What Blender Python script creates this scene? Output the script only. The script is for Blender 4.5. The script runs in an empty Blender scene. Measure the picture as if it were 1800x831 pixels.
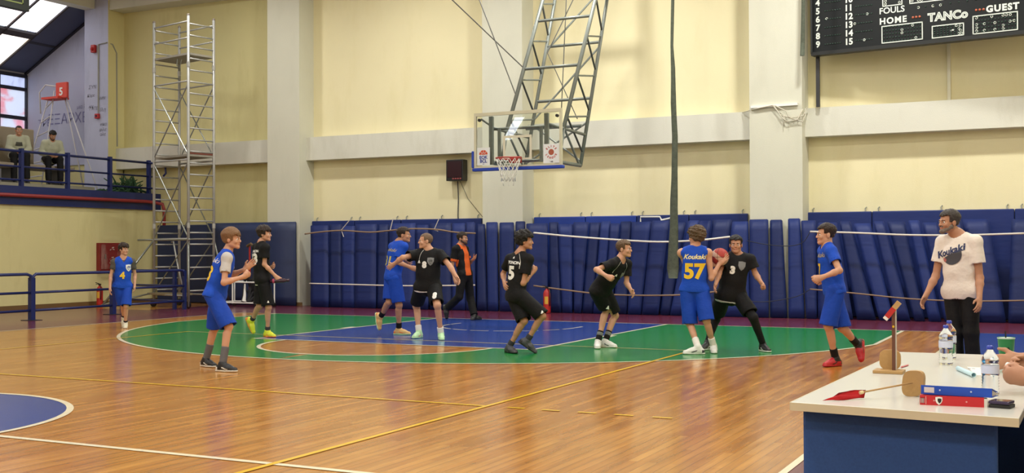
import bpy, bmesh, math, random
import numpy as np
from mathutils import Vector, Matrix
from mathutils.bvhtree import BVHTree
random.seed(7)
rng = np.random.default_rng(7)
SC = bpy.context.scene
COL = SC.collection
PI = math.pi

# ------------------------------------------------------------------ camera
cam_data = bpy.data.cameras.new('camera')
cam = bpy.data.objects.new('camera', cam_data)
COL.objects.link(cam)
cam_data.sensor_fit = 'HORIZONTAL'
cam_data.sensor_width = 36.0
cam_data.lens = 1982.3 * 36.0 / 1800.0
cam_data.clip_start = 0.05
cam_data.clip_end = 200
YAW, PITCH, ROLL = 0.461843, 0.011593, -0.0035896
_f = Vector((-math.sin(YAW) * math.cos(PITCH), math.cos(YAW) * math.cos(PITCH), math.sin(PITCH)))
_r = Vector((math.cos(YAW), math.sin(YAW), 0))
_u = _r.cross(_f)
_r2 = _r * math.cos(ROLL) + _u * math.sin(ROLL)
_u2 = -_r * math.sin(ROLL) + _u * math.cos(ROLL)
_m = Matrix(((_r2.x, _u2.x, -_f.x), (_r2.y, _u2.y, -_f.y), (_r2.z, _u2.z, -_f.z))).to_4x4()
_m.translation = Vector((9.145, -5.891, 1.3895))
cam.matrix_world = _m
SC.camera = cam

# ------------------------------------------------------------------ world, exposure
w = bpy.data.worlds.new('sky')
SC.world = w
w.use_nodes = True
bg = w.node_tree.nodes['Background']
bg.inputs[0].default_value = (0.75, 0.86, 1.0, 1)
bg.inputs[1].default_value = 1.0
SC.view_settings.view_transform = 'Standard'
SC.view_settings.look = 'None'
SC.view_settings.gamma = 1.0
SC.view_settings.use_curve_mapping = False
SC.view_settings.exposure = -0.42

# ------------------------------------------------------------------ hall lamps (hung above the frame)
LAMPS = []
SIDE = {-9.5: 0.45, -4.6: 0.8, 0.4: 1.0, 5.4: 1.1, 10.2: 1.1}
for y, zl, pw in ((14.1, 8.5, 330), (9.0, 8.4, 150), (3.5, 8.4, 190), (-3.0, 8.4, 230), (-9.5, 8.4, 240), (-15.0, 8.4, 160)):
    for x in (-9.5, -4.6, 0.4, 5.4, 10.2):
        LAMPS.append((x, y, zl, pw*SIDE[x]))
for x, y, zl, pw in LAMPS:
    ld = bpy.data.lights.new('hall_lamp', 'AREA')
    ld.shape = 'DISK'
    ld.size = 0.5
    ld.energy = pw
    ld.color = (1.0, 0.985, 0.94)
    lo = bpy.data.objects.new('hall_lamp_light', ld)
    lo.location = (x, y, zl)
    COL.objects.link(lo)

# ------------------------------------------------------------------ colours and materials
def lin(c):
    c = c / 255.0
    return c / 12.92 if c <= 0.04045 else ((c + 0.055) / 1.055) ** 2.4
def S(r, g, b):
    return (lin(r), lin(g), lin(b), 1.0)
_mats = {}
def M(name, col, rough=0.6, metal=0.0, var=0.08, scale=6.0, bump=0.0, bscale=40.0, spec=0.5, stretch=(1, 1, 1), sheen=0.0, coat=0.0):
    if name in _mats:
        return _mats[name]
    m = bpy.data.materials.new(name)
    m.use_nodes = True
    nt = m.node_tree
    b = nt.nodes['Principled BSDF']
    b.inputs['Roughness'].default_value = rough
    b.inputs['Metallic'].default_value = metal
    b.inputs['Specular IOR Level'].default_value = spec
    b.inputs['Sheen Weight'].default_value = sheen
    b.inputs['Coat Weight'].default_value = coat
    tc = nt.nodes.new('ShaderNodeTexCoord')
    mp = nt.nodes.new('ShaderNodeMapping')
    mp.inputs['Scale'].default_value = stretch
    nt.links.new(tc.outputs['Object'], mp.inputs['Vector'])
    n = nt.nodes.new('ShaderNodeTexNoise')
    n.inputs['Scale'].default_value = scale
    n.inputs['Detail'].default_value = 5
    nt.links.new(mp.outputs[0], n.inputs['Vector'])
    mx = nt.nodes.new('ShaderNodeMix')
    mx.data_type = 'RGBA'
    mx.inputs[6].default_value = tuple(c * (1 - var) for c in col[:3]) + (1,)
    mx.inputs[7].default_value = tuple(min(1, c * (1 + var)) for c in col[:3]) + (1,)
    nt.links.new(n.outputs[0], mx.inputs[0])
    nt.links.new(mx.outputs[2], b.inputs['Base Color'])
    if bump > 0:
        n2 = nt.nodes.new('ShaderNodeTexNoise')
        n2.inputs['Scale'].default_value = bscale
        n2.inputs['Detail'].default_value = 3
        nt.links.new(mp.outputs[0], n2.inputs['Vector'])
        bp = nt.nodes.new('ShaderNodeBump')
        bp.inputs['Strength'].default_value = bump
        bp.inputs['Distance'].default_value = 0.02
        nt.links.new(n2.outputs[0], bp.inputs['Height'])
        nt.links.new(bp.outputs[0], b.inputs['Normal'])
    _mats[name] = m
    return m
def emis(name, col, strength, var=0.1, scale=3.0, stretch=(1, 1, 1), col2=None):
    m = bpy.data.materials.new(name)
    m.use_nodes = True
    nt = m.node_tree
    b = nt.nodes['Principled BSDF']
    b.inputs['Base Color'].default_value = col
    b.inputs['Roughness'].default_value = 0.3
    tc = nt.nodes.new('ShaderNodeTexCoord')
    mp = nt.nodes.new('ShaderNodeMapping')
    mp.inputs['Scale'].default_value = stretch
    nt.links.new(tc.outputs['Object'], mp.inputs['Vector'])
    n = nt.nodes.new('ShaderNodeTexNoise')
    n.inputs['Scale'].default_value = scale
    n.inputs['Detail'].default_value = 6
    nt.links.new(mp.outputs[0], n.inputs['Vector'])
    rp = nt.nodes.new('ShaderNodeMapRange')
    rp.inputs['From Min'].default_value = 0.5
    rp.inputs['From Max'].default_value = 0.62
    nt.links.new(n.outputs[0], rp.inputs[0])
    mx = nt.nodes.new('ShaderNodeMix')
    mx.data_type = 'RGBA'
    mx.inputs[6].default_value = col
    mx.inputs[7].default_value = col2 or tuple(c * (1 - var) for c in col[:3]) + (1,)
    nt.links.new(rp.outputs[0], mx.inputs[0])
    nt.links.new(mx.outputs[2], b.inputs['Emission Color'])
    b.inputs['Emission Strength'].default_value = strength
    return m

# ------------------------------------------------------------------ mesh builders
class MB:
    def __init__(s):
        s.v = []; s.f = []; s.mi = []; s.cur = 0
    def add(s, vs, fs):
        o = len(s.v)
        s.v += [tuple(v) for v in vs]
        for f in fs:
            s.f.append([i + o for i in f]); s.mi.append(s.cur)
        return s
    def box(s, lo, hi):
        x0, y0, z0 = lo; x1, y1, z1 = hi
        return s.add([(x0,y0,z0),(x1,y0,z0),(x1,y1,z0),(x0,y1,z0),(x0,y0,z1),(x1,y0,z1),(x1,y1,z1),(x0,y1,z1)],
                     [(0,3,2,1),(4,5,6,7),(0,1,5,4),(1,2,6,5),(2,3,7,6),(3,0,4,7)])
    def obox(s, c, ax, ay, az):
        c, ax, ay, az = Vector(c), Vector(ax), Vector(ay), Vector(az)
        vs = [c + ax*i + ay*j + az*k for k in (-1, 1) for j in (-1, 1) for i in (-1, 1)]
        fs = [(0,2,3,1),(4,5,7,6),(0,1,5,4),(2,6,7,3),(0,4,6,2),(1,3,7,5)]
        if ax.cross(ay).dot(az) < 0: fs = [f[::-1] for f in fs]
        return s.add(vs, fs)
    def hexa(s, b, t):     # bottom quad, top quad (counter-clockwise seen from above)
        return s.add(list(b) + list(t), [(3,2,1,0),(4,5,6,7),(0,1,5,4),(1,2,6,5),(2,3,7,6),(3,0,4,7)])
    def tube(s, path, r, seg=8, caps=True):
        P = [Vector(p) for p in path]
        n = len(P)
        rs = r if isinstance(r, (list, tuple)) else [r] * n
        rings = []
        prev = None
        for i, p in enumerate(P):
            t = (P[min(i+1, n-1)] - P[max(i-1, 0)]).normalized()
            a = prev if prev is not None else (Vector((0,0,1)) if abs(t.z) < 0.9 else Vector((1,0,0)))
            e1 = (a - t * a.dot(t)).normalized()
            e2 = t.cross(e1)
            prev = e1
            rings.append([p + (e1 * math.cos(2*PI*k/seg) + e2 * math.sin(2*PI*k/seg)) * rs[i] for k in range(seg)])
        vs = [v for g in rings for v in g]
        fs = []
        for i in range(n - 1):
            for k in range(seg):
                fs.append((i*seg+k, i*seg+(k+1)%seg, (i+1)*seg+(k+1)%seg, (i+1)*seg+k))
        if caps:
            fs.append(tuple(range(seg))[::-1]); fs.append(tuple((n-1)*seg + k for k in range(seg)))
        return s.add(vs, fs)
    def bar(s, a, b, wd, ht=None, up=(0, 0, 1)):    # rectangular bar from a to b
        a, b = Vector(a), Vector(b)
        t = (b - a).normalized()
        u = Vector(up)
        if abs(u.dot(t)) > 0.95: u = Vector((0, 1, 0))
        e1 = t.cross(u).normalized(); e2 = e1.cross(t)
        return s.obox((a + b) / 2, (b - a) / 2, e1 * wd / 2, e2 * (ht or wd) / 2)
    def lathe(s, c, prof, seg=20, axis=(0, 0, 1)):
        c = Vector(c); ax = Vector(axis).normalized()
        a = Vector((1,0,0)) if abs(ax.x) < 0.9 else Vector((0,1,0))
        e1 = (a - ax * a.dot(ax)).normalized(); e2 = ax.cross(e1)
        vs, fs = [], []
        for r, h in prof:
            for k in range(seg):
                vs.append(c + ax*h + (e1*math.cos(2*PI*k/seg) + e2*math.sin(2*PI*k/seg))*r)
        for i in range(len(prof) - 1):
            for k in range(seg):
                fs.append((i*seg+k, i*seg+(k+1)%seg, (i+1)*seg+(k+1)%seg, (i+1)*seg+k))
        fs.append(tuple(range(seg))[::-1]); fs.append(tuple((len(prof)-1)*seg+k for k in range(seg)))
        return s.add(vs, fs)
    def poly(s, pts):
        return s.add(pts, [tuple(range(len(pts)))])
    def build(s, name, mat, parent=None, smooth=False, kind=None, bevel=0.0):
        me = bpy.data.meshes.new(name)
        off = origin(parent) if parent else Vector((0, 0, 0))
        me.from_pydata([tuple(Vector(v) - off) for v in s.v], [], s.f)
        for m in (mat if isinstance(mat, (list, tuple)) else [mat]): me.materials.append(m)
        if any(s.mi): me.polygons.foreach_set('material_index', s.mi)
        if bevel > 0:
            bm = bmesh.new(); bm.from_mesh(me)
            bmesh.ops.bevel(bm, geom=bm.edges[:], offset=bevel, segments=2, affect='EDGES', profile=0.5)
            bm.to_mesh(me); bm.free()
        if smooth:
            me.polygons.foreach_set('use_smooth', [True] * len(me.polygons))
        o = bpy.data.objects.new(name, me)
        COL.objects.link(o)
        if parent: o.parent = parent
        if kind: o['kind'] = kind
        return o
ORIGIN = {}
def origin(o):
    v = Vector((0, 0, 0))
    while o:
        v = v + o.location; o = o.parent
    return v
def tag(o, label, cat, group=None):
    o['label'] = label; o['category'] = cat
    if group: o['group'] = group
    return o
def thing(name, label, cat, loc, group=None):
    o = bpy.data.objects.new(name, None)
    o.empty_display_size = 0.1
    o.location = loc
    COL.objects.link(o)
    return tag(o, label, cat, group)
def struct(name, mb, mat, parent=None, **k):
    return mb.build(name, mat, parent, kind=None if parent else 'structure', **k)

def text_mesh(txt, size, bold=0.0, shear=0.0, align='CENTER', spacing=1.0, sub=0):
    cu = bpy.data.curves.new('lettering', 'FONT')
    cu.body = txt; cu.size = size; cu.align_x = align; cu.align_y = 'CENTER'
    cu.offset = bold; cu.shear = shear; cu.space_character = spacing; cu.resolution_u = 4
    ob = bpy.data.objects.new('lettering', cu)
    me = bpy.data.meshes.new_from_object(ob)
    bm = bmesh.new(); bm.from_mesh(me)
    bmesh.ops.triangulate(bm, faces=bm.faces[:])
    for _ in range(3 if sub else 0):
        ed = [e for e in bm.edges if e.calc_length() > sub]
        if not ed: break
        bmesh.ops.subdivide_edges(bm, edges=ed, cuts=1)
        bmesh.ops.triangulate(bm, faces=bm.faces[:])
    vs = [tuple(v.co) for v in bm.verts]; bm.verts.index_update()
    fs = [tuple(v.index for v in f.verts) for f in bm.faces]
    bm.free(); bpy.data.objects.remove(ob); bpy.data.curves.remove(cu); bpy.data.meshes.remove(me)
    return vs, fs
def text_on(txt, size, c, ex, ey, mat, parent, name='lettering', lift=0.002, **k):
    vs, fs = text_mesh(txt, size, **k)
    c, ex, ey = Vector(c), Vector(ex).normalized(), Vector(ey).normalized()
    n = ex.cross(ey)
    mb = MB(); mb.add([c + ex*v[0] + ey*v[1] + n*lift for v in vs], fs)
    return mb.build(name, mat, parent)
# ================================================================== SETTING
# ---- floor boards: lacquered strip parquet
def wood_floor():
    m = bpy.data.materials.new('lacquered_parquet'); m.use_nodes = True
    nt = m.node_tree; b = nt.nodes['Principled BSDF']
    tc = nt.nodes.new('ShaderNodeTexCoord')
    rot = nt.nodes.new('ShaderNodeMapping'); rot.inputs['Rotation'].default_value = (0, 0, PI/2)
    nt.links.new(tc.outputs['Object'], rot.inputs['Vector'])
    br = nt.nodes.new('ShaderNodeTexBrick')
    br.inputs['Scale'].default_value = 1.0
    br.inputs['Brick Width'].default_value = 1.1; br.inputs['Row Height'].default_value = 0.07
    br.inputs['Mortar Size'].default_value = 0.0012
    br.inputs['Color1'].default_value = S(174, 116, 48); br.inputs['Color2'].default_value = S(196, 141, 68)
    br.inputs['Mortar'].default_value = S(120, 70, 30)
    nt.links.new(rot.outputs[0], br.inputs['Vector'])
    st = nt.nodes.new('ShaderNodeMapping'); st.inputs['Scale'].default_value = (9, 0.7, 1)
    nt.links.new(tc.outputs['Object'], st.inputs['Vector'])
    n = nt.nodes.new('ShaderNodeTexNoise'); n.inputs['Scale'].default_value = 1.6; n.inputs['Detail'].default_value = 6
    nt.links.new(st.outputs[0], n.inputs['Vector'])
    rp = nt.nodes.new('ShaderNodeValToRGB')
    rp.color_ramp.elements[0].position = 0.3; rp.color_ramp.elements[0].color = (0.72, 0.66, 0.58, 1)
    rp.color_ramp.elements[1].position = 0.7; rp.color_ramp.elements[1].color = (1.12, 1.1, 1.05, 1)
    nt.links.new(n.outputs[0], rp.inputs[0])
    mx = nt.nodes.new('ShaderNodeMix'); mx.data_type = 'RGBA'; mx.blend_type = 'MULTIPLY'; mx.inputs[0].default_value = 1
    nt.links.new(br.outputs[0], mx.inputs[6]); nt.links.new(rp.outputs[0], mx.inputs[7])
    nt.links.new(mx.outputs[2], b.inputs['Base Color'])
    b.inputs['Specular IOR Level'].default_value = 0.5
    n3 = nt.nodes.new('ShaderNodeTexNoise'); n3.inputs['Scale'].default_value = 1.2; n3.inputs['Detail'].default_value = 5
    nt.links.new(st.outputs[0], n3.inputs['Vector'])
    r2 = nt.nodes.new('ShaderNodeMapRange'); r2.inputs['To Min'].default_value = 0.10; r2.inputs['To Max'].default_value = 0.26
    nt.links.new(n3.outputs[0], r2.inputs[0]); nt.links.new(r2.outputs[0], b.inputs['Roughness'])
    n2 = nt.nodes.new('ShaderNodeTexNoise'); n2.inputs['Scale'].default_value = 2.2; n2.inputs['Detail'].default_value = 2
    nt.links.new(st.outputs[0], n2.inputs['Vector'])
    bp = nt.nodes.new('ShaderNodeBump'); bp.inputs['Strength'].default_value = 0.08; bp.inputs['Distance'].default_value = 0.01
    nt.links.new(n2.outputs[0], bp.inputs['Height']); nt.links.new(bp.outputs[0], b.inputs['Normal'])
    return m
def paint(name, col):
    m = M(name, col, rough=0.2, var=0.16, scale=2.2, stretch=(6, 0.8, 1), bump=0.05, bscale=2.2)
    return m
floor = struct('floor', MB().box((-18.6, -17.7, -0.15), (12.6, 17.7, 0)), wood_floor())
P_MAROON = paint('maroon_court_paint', S(104, 44, 60)); P_GREEN = paint('green_court_paint', S(30, 128, 58))
P_BLUE = paint('blue_court_paint', S(34, 64, 142)); P_WHITE = paint('white_court_line', S(236, 226, 196)); P_YEL = paint('yellow_court_line', S(232, 186, 40))
def ring_pts(cx, cy, r, a0, a1, n):
    return [(cx + r*math.cos(a0 + (a1-a0)*i/n), cy + r*math.sin(a0 + (a1-a0)*i/n)) for i in range(n + 1)]
def flat(name, pts, z, mat):
    mb = MB(); mb.poly([(x, y, z) for x, y in pts]); return mb.build(name, mat, floor)
def rect(name, x0, y0, x1, y1, z, mat):
    return flat(name, [(x0, y0), (x1, y0), (x1, y1), (x0, y1)], z, mat)
def arcline(name, cx, cy, r, a0, a1, n, wd, z, mat):
    o = ring_pts(cx, cy, r, a0, a1, n); i = ring_pts(cx, cy, r - wd, a0, a1, n)
    mb = MB()
    vs = [(x, y, z) for x, y in i] + [(x, y, z) for x, y in o]
    mb.add(vs, [(k, n+1+k, n+2+k, k+1) for k in range(n)])
    return mb.build(name, mat, floor)
rect('border_paint', -10.4, 14.05, 12.6, 17.6, 0.001, P_MAROON)
rect('border_paint', -13.4, -17.7, -7.55, 14.05, 0.001, P_MAROON)
rect('border_paint', 7.55, -17.7, 12.6, 5.6, 0.001, P_MAROON)
rect('bench_zone_paint', 7.55, 5.6, 12.6, 14.0, 0.001, P_BLUE)
a = math.acos(6.6 / 6.75)
pts = [(6.6, 14.0)] + [(x, y) for x, y in ring_pts(0, 12.425, 6.75, -a, -PI + a, 72)] + [(-6.6, 14.0)]
# green zone with the wooden half circle left bare
sem = ring_pts(0, 8.2, 1.8, 0, -PI, 40)
mb = MB()
Lh = [p for p in pts if p[0] <= 0]; Rh = [p for p in pts if p[0] > 0]
mb.poly([(x, y, 0.002) for x, y in ([(6.6, 14.0), (2.4, 14.0), (2.4, 8.2), (1.8, 8.2)] + [p for p in sem if p[0] >= 0][1:] + [(0, 5.675)] + Rh[1:][::-1])][::-1])
mb.poly([(x, y, 0.002) for x, y in ([(0, 5.675)] + [p for p in sem if p[0] <= 0] + [(-2.4, 8.2), (-2.4, 14.0), (-6.6, 14.0)] + Lh[:-1][::-1])][::-1])
gz = mb.build('three_point_zone_paint', P_GREEN, floor)
bm = bmesh.new(); bm.from_mesh(gz.data); bmesh.ops.triangulate(bm, faces=bm.faces[:])
for f in bm.faces:
    if f.normal.z < 0: f.normal_flip()
bm.to_mesh(gz.data); bm.free()
rect('key_paint', -2.45, 8.2, 2.45, 14.0, 0.0025, P_BLUE)
flat('centre_circle_paint', ring_pts(0, 0, 1.78, 0, 2*PI, 72)[:-1], 0.0025, P_BLUE)
ZL = 0.004
W5 = 0.05
rect('court_line', -7.55, 14.0, 7.55, 14.05, ZL, P_WHITE)
rect('court_line', -7.55, -14, -7.5, 14.0, ZL, P_WHITE)
rect('court_line', 7.5, -14, 7.55, 14.0, ZL, P_WHITE)
rect('court_line', -7.5, -0.035, 7.5, 0.025, ZL, P_WHITE)
arcline('centre_circle_line', 0, 0, 1.8, 0, 2*PI, 96, 0.06, ZL + .0005, P_WHITE)
arcline('three_point_line', 0, 12.425, 6.75, -a, -PI + a, 90, 0.06, ZL, P_WHITE)
rect('three_point_line', 6.54, 11.0, 6.6, 14.0, ZL, P_WHITE)
rect('three_point_line', -6.6, 11.0, -6.54, 14.0, ZL, P_WHITE)
rect('key_line', -2.45, 8.2, -2.39, 14.0, ZL + .0005, P_WHITE)
rect('key_line', 2.39, 8.2, 2.45, 14.0, ZL + .0005, P_WHITE)
rect('key_line', -2.45, 8.2, 2.45, 8.26, ZL + .001, P_WHITE)
arcline('free_throw_circle_line', 0, 8.2, 1.83, 0, -PI, 60, 0.06, ZL + .0005, P_WHITE)
for k in range(9):
    a0 = -PI * k / 9 - 0.02
    arcline('no_charge_line', 0, 12.425, 1.27, a0, a0 - PI/9*0.82, 8, 0.045, ZL + .0005, P_WHITE)
for sx in (-1, 1):
    rect('lane_block', sx*2.45 - (0.0 if sx > 0 else 0.12), 10.75, sx*2.45 + (0.12 if sx > 0 else 0), 11.1, ZL, P_WHITE)
rect('no_charge_line', 1.225, 12.425, 1.27, 12.8, ZL, P_WHITE); rect('no_charge_line', -1.27, 12.425, -1.225, 12.8, ZL, P_WHITE)
rect('volleyball_line', 4.45, -9, 4.5, 9, ZL + .0015, P_YEL)
rect('volleyball_line', -4.5, -9, -4.45, 9, ZL + .0015, P_YEL)
rect('volleyball_line', -4.45, 8.955, 4.45, 9.0, ZL + .0012, M('worn_yellow_line', S(206, 190, 130), rough=.25, var=.25))
rect('volleyball_line', -4.45, 2.95, 4.45, 3.0, ZL + .0015, P_YEL)
for k in range(5):
    rect('volleyball_dash', 4.68 + 0.335*k, 2.95, 4.85 + 0.335*k, 3.0, ZL + .0015, P_YEL)

# ---- walls
def plaster(name, col, stain, amt=0.5):
    m = M(name, col, rough=0.85, var=0.05, scale=0.9, bump=0.12, bscale=55)
    nt = m.node_tree; b = nt.nodes['Principled BSDF']
    src = b.inputs['Base Color'].links[0].from_socket
    tc = nt.nodes.new('ShaderNodeTexCoord'); mp = nt.nodes.new('ShaderNodeMapping'); mp.inputs['Scale'].default_value = (1.6, 1.6, 0.45)
    nt.links.new(tc.outputs['Object'], mp.inputs['Vector'])
    n = nt.nodes.new('ShaderNodeTexNoise'); n.inputs['Scale'].default_value = 1.1; n.inputs['Detail'].default_value = 7; n.inputs['Roughness'].default_value = 0.65
    nt.links.new(mp.outputs[0], n.inputs['Vector'])
    r = nt.nodes.new('ShaderNodeMapRange'); r.inputs['From Min'].default_value = 0.52; r.inputs['From Max'].default_value = 0.78; r.inputs['To Max'].default_value = amt
    nt.links.new(n.outputs[0], r.inputs[0])
    mx = nt.nodes.new('ShaderNodeMix'); mx.data_type = 'RGBA'; mx.inputs[7].default_value = stain
    nt.links.new(r.outputs[0], mx.inputs[0]); nt.links.new(src, mx.inputs[6]); nt.links.new(mx.outputs[2], b.inputs['Base Color'])
    return m
WALL = plaster('cream_plaster', S(233, 224, 184), S(216, 204, 152), 0.4)
WALLO = plaster('old_yellow_plaster', S(214, 206, 152), S(184, 174, 116), 0.5)
CONC = plaster('grey_painted_concrete', S(208, 207, 190), S(190, 188, 170), 0.4)
BAND = plaster('pale_painted_concrete', S(214, 213, 200), S(180, 176, 156), 0.4)
LILAC = plaster('pale_lilac_plaster', S(184, 188, 212), S(150, 154, 178), 0.6)
NAVYP = M('navy_enamel', S(30, 42, 96), rough=0.35, var=0.1)
struct('wall_far', MB().box((-18.7, 17.6, -0.1), (12.6, 17.9, 9.4)), WALL)
struct('wall_far_corner', MB().box((-14.75, 17.585, 0), (-8.9, 17.6, 8.2)), WALLO)
struct('wall_gallery_end', MB().box((-18.5, 17.5, 3.86), (-15.5, 17.6, 8.3)), LILAC)
struct('wall_gallery_foot', MB().box((-18.5, 17.55, 2.95), (-14.7, 17.6, 3.86)), WALLO)
for i, (x0, x1) in enumerate(((-9.19, -8.19), (-3.0, -1.98), (3.21, 4.28), (9.4, 10.4))):
    struct('pillar_%d' % (i + 1), MB().box((x0, 17.0, 0), (x1, 17.6, 9.4)), CONC)
mb = MB(); mb.box((-15.6, 17.0, 2.95), (-14.7, 17.585, 9.4)); mb.mi[3] = 1
struct('pillar_5', mb, [LILAC, WALLO])
struct('baseboard_far', MB().box((-8.5, 16.985, 0), (-8.1, 17.0, 0.09)), M('brown_skirting', S(110, 84, 50)))
for i, (x0, x1) in enumerate(((-14.7, -9.19), (-8.19, -3.0), (-1.98, 3.21), (4.28, 9.4))):
    struct('trim_%d' % (i + 1), MB().box((x0, 17.28, 3.66), (x1, 17.6, 4.24)), BAND)
struct('trim_5', MB().box((-14.69, 17.03, 8.06), (12.6, 17.59, 9.29)), CONC)
struct('trim_6', MB().box((-15.58, -17.7, 8.13), (-15.2, 16.99, 9.29)), CONC)
struct('wall_left', MB().box((-13.7, -17.7, -0.1), (-13.4, 17.6, 2.5)), WALLO)
struct('baseboard_left', MB().box((-13.4, -17.7, 0.0), (-13.37, 17.6, 0.1)), M('brown_skirting', S(110, 84, 50)))
struct('trim_7', MB().box((-13.75, -17.7, 2.5), (-13.33, 17.58, 2.95)), NAVYP)
struct('floor_gallery', MB().box((-18.6, -17.7, 2.7), (-13.75, 17.6, 2.95)), M('grey_screed', S(150, 146, 130)))
# outer wall of the gallery, with an opening for the window
GREYW = LILAC
mb = MB(); mb.box((-18.8, -17.7, 2.95), (-18.5, 17.6, 4.82)); mb.box((-18.8, -17.7, 6.58), (-18.5, 17.6, 6.75)); mb.box((-18.8, -17.7, 4.82), (-18.5, 2.0, 6.58))
struct('wall_gallery_outer', mb, M('grey_gallery_plaster', S(150, 148, 150), rough=.85))
struct('wall_right', MB().box((12.3, -17.7, -0.1), (12.6, 17.9, 9.4)), WALL)
struct('wall_near', MB().box((-18.8, -18.0, -0.1), (12.6, -17.7, 9.4)), WALL)
struct('ceiling', MB().box((-15.6, -18.0, 9.3), (12.6, 17.9, 9.5)), M('grey_ceiling', S(190, 186, 170), rough=.9))
DARKF = M('dark_window_frame', S(34, 32, 42), rough=.5)
# strip window on the outer wall: frame, mullions and three panes in each bay
wn = MB()
PANES = []
for k in range(6):
    y1 = 17.5 - k*1.0
    for (z0, z1, key) in ((4.9, 5.24, 'l'), (5.36, 6.1, 'm'), (6.2, 6.5, 't')):
        PANES.append((y1 - 0.93, y1 - 0.06, z0, z1, key, k))
win = bpy.data.objects.new('window_1', None); win['kind'] = 'structure'; win.location = (-18.5, 14, 4.82); COL.objects.link(win)
mb = MB()
for z in (4.86, 5.3, 6.15, 6.54): mb.box((-18.56, 11.5, z - .05), (-18.46, 17.58, z + .05))
for k in range(7): mb.box((-18.57, 17.5 - k*1.0 - .04, 4.82), (-18.45, 17.5 - k*1.0 + .06, 6.58))
mb.build('frame', DARKF, win)
E_T = emis('daylit_pane_top', S(200, 214, 255), 1.1, 0.25, 5)
E_M = emis('daylit_pane_street', S(214, 226, 252), 1.0, 0.2, 1.7, (1, 1.0, 2.0), S(226, 110, 126))
E_L = emis('daylit_pane_low', S(214, 226, 252), 1.0, 0.2, 1.2, (1, 1.6, .3), S(240, 130, 156))
for y0, y1, z0, z1, key, k in PANES:
    MB().box((-18.53, y0, z0), (-18.51, y1, z1)).build('pane', {'t': E_T, 'm': E_M, 'l': E_L}[key], win)
struct('wall_gallery_outer_rest', MB().box((-18.8, 2.0, 4.82), (-18.5, 11.5, 6.58)), M('grey_gallery_plaster', S(150, 148, 150)))
# sloping roof of the gallery: dark sheet by the end wall, then glazed bays
def rz(x): return 6.64 + 0.53*(x + 18.5)
def roofslab(x0, x1, y0, y1, t=0.05, lift=0.0):
    mb = MB(); n = Vector((-0.53, 0, 1)).normalized()
    b = [Vector((x0, y0, rz(x0) + lift)), Vector((x1, y0, rz(x1) + lift)), Vector((x1, y1, rz(x1) + lift)), Vector((x0, y1, rz(x0) + lift))]
    return mb.hexa(b, [p + n*t for p in b])
SHEET = M('blue_grey_roof_sheet', S(72, 78, 104), rough=.6, var=.15, scale=1.5)
struct('ceiling_gallery', roofslab(-18.6, -15.2, 16.5, 17.6), SHEET)
struct('trim_8', roofslab(-18.5, -15.3, 17.42, 17.52, 0.04, -0.05), DARKF)
struct('trim_9', roofslab(-17.28, -17.2, 16.5, 17.5, 0.02, -0.012), DARKF)
sky = bpy.data.objects.new('window_2', None); sky['kind'] = 'structure'; sky.location = (-17, 15, 7.4); COL.objects.link(sky)
E_S1 = emis('rooflight_pane', S(238, 242, 252), 3.0, 0.25, 2.0, (3, .6, 1), S(246, 222, 206))
E_S2 = emis('rooflight_pane_streaked', S(238, 234, 226), 2.4, 0.3, 4.0, (.5, 6, 1), S(226, 206, 180))
for k in range(32):
    y1 = 16.45 - k*1.0
    for j, (x0, x1) in enumerate(((-18.42, -17.14), (-16.86, -15.35))):
        roofslab(x0, x1, y1 - 0.95, y1, 0.02, 0.02).build('pane', E_S2 if j == 0 else E_S1, sky)
mb = MB()
for k in range(33):
    y1 = 16.45 - k*1.0; mb2 = roofslab(-18.5, -15.3, y1, y1 + 0.06, 0.08, -0.03); mb.add(mb2.v, mb2.f)
for x0, x1 in ((-18.5, -18.42), (-17.1, -16.9), (-15.35, -15.2)):
    mb2 = roofslab(x0, x1, -15.55, 16.5, 0.08, -0.03); mb.add(mb2.v, mb2.f)
mb.build('frame', M('dark_rooflight_bar', S(66, 60, 62), rough=.7), sky)
struct('ceiling_gallery_rest', roofslab(-18.6, -15.2, -17.7, -15.55), SHEET)

# tall slanting window of the near gable, behind the camera
w3 = bpy.data.objects.new('window_3', None); w3['kind'] = 'structure'; w3.location = (-14.5, -17.6, 6.2); COL.objects.link(w3)
E_N = emis('daylit_gable_pane', S(236, 242, 255), 14.0, 0.1)
MB().hexa([(-15.75, -17.68, 6.75), (-15.35, -17.68, 6.75), (-15.35, -17.64, 6.75), (-15.75, -17.64, 6.75)], [(-15.12, -17.68, 7.8), (-14.62, -17.68, 7.8), (-14.62, -17.64, 7.8), (-15.12, -17.64, 7.8)]).build('pane', E_N, w3)
struct('floor_gallery_step', MB().box((-18.5, -17.7, 2.95), (-14.35, 16.2, 3.1)), M('grey_screed', S(150, 146, 130)))
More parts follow.
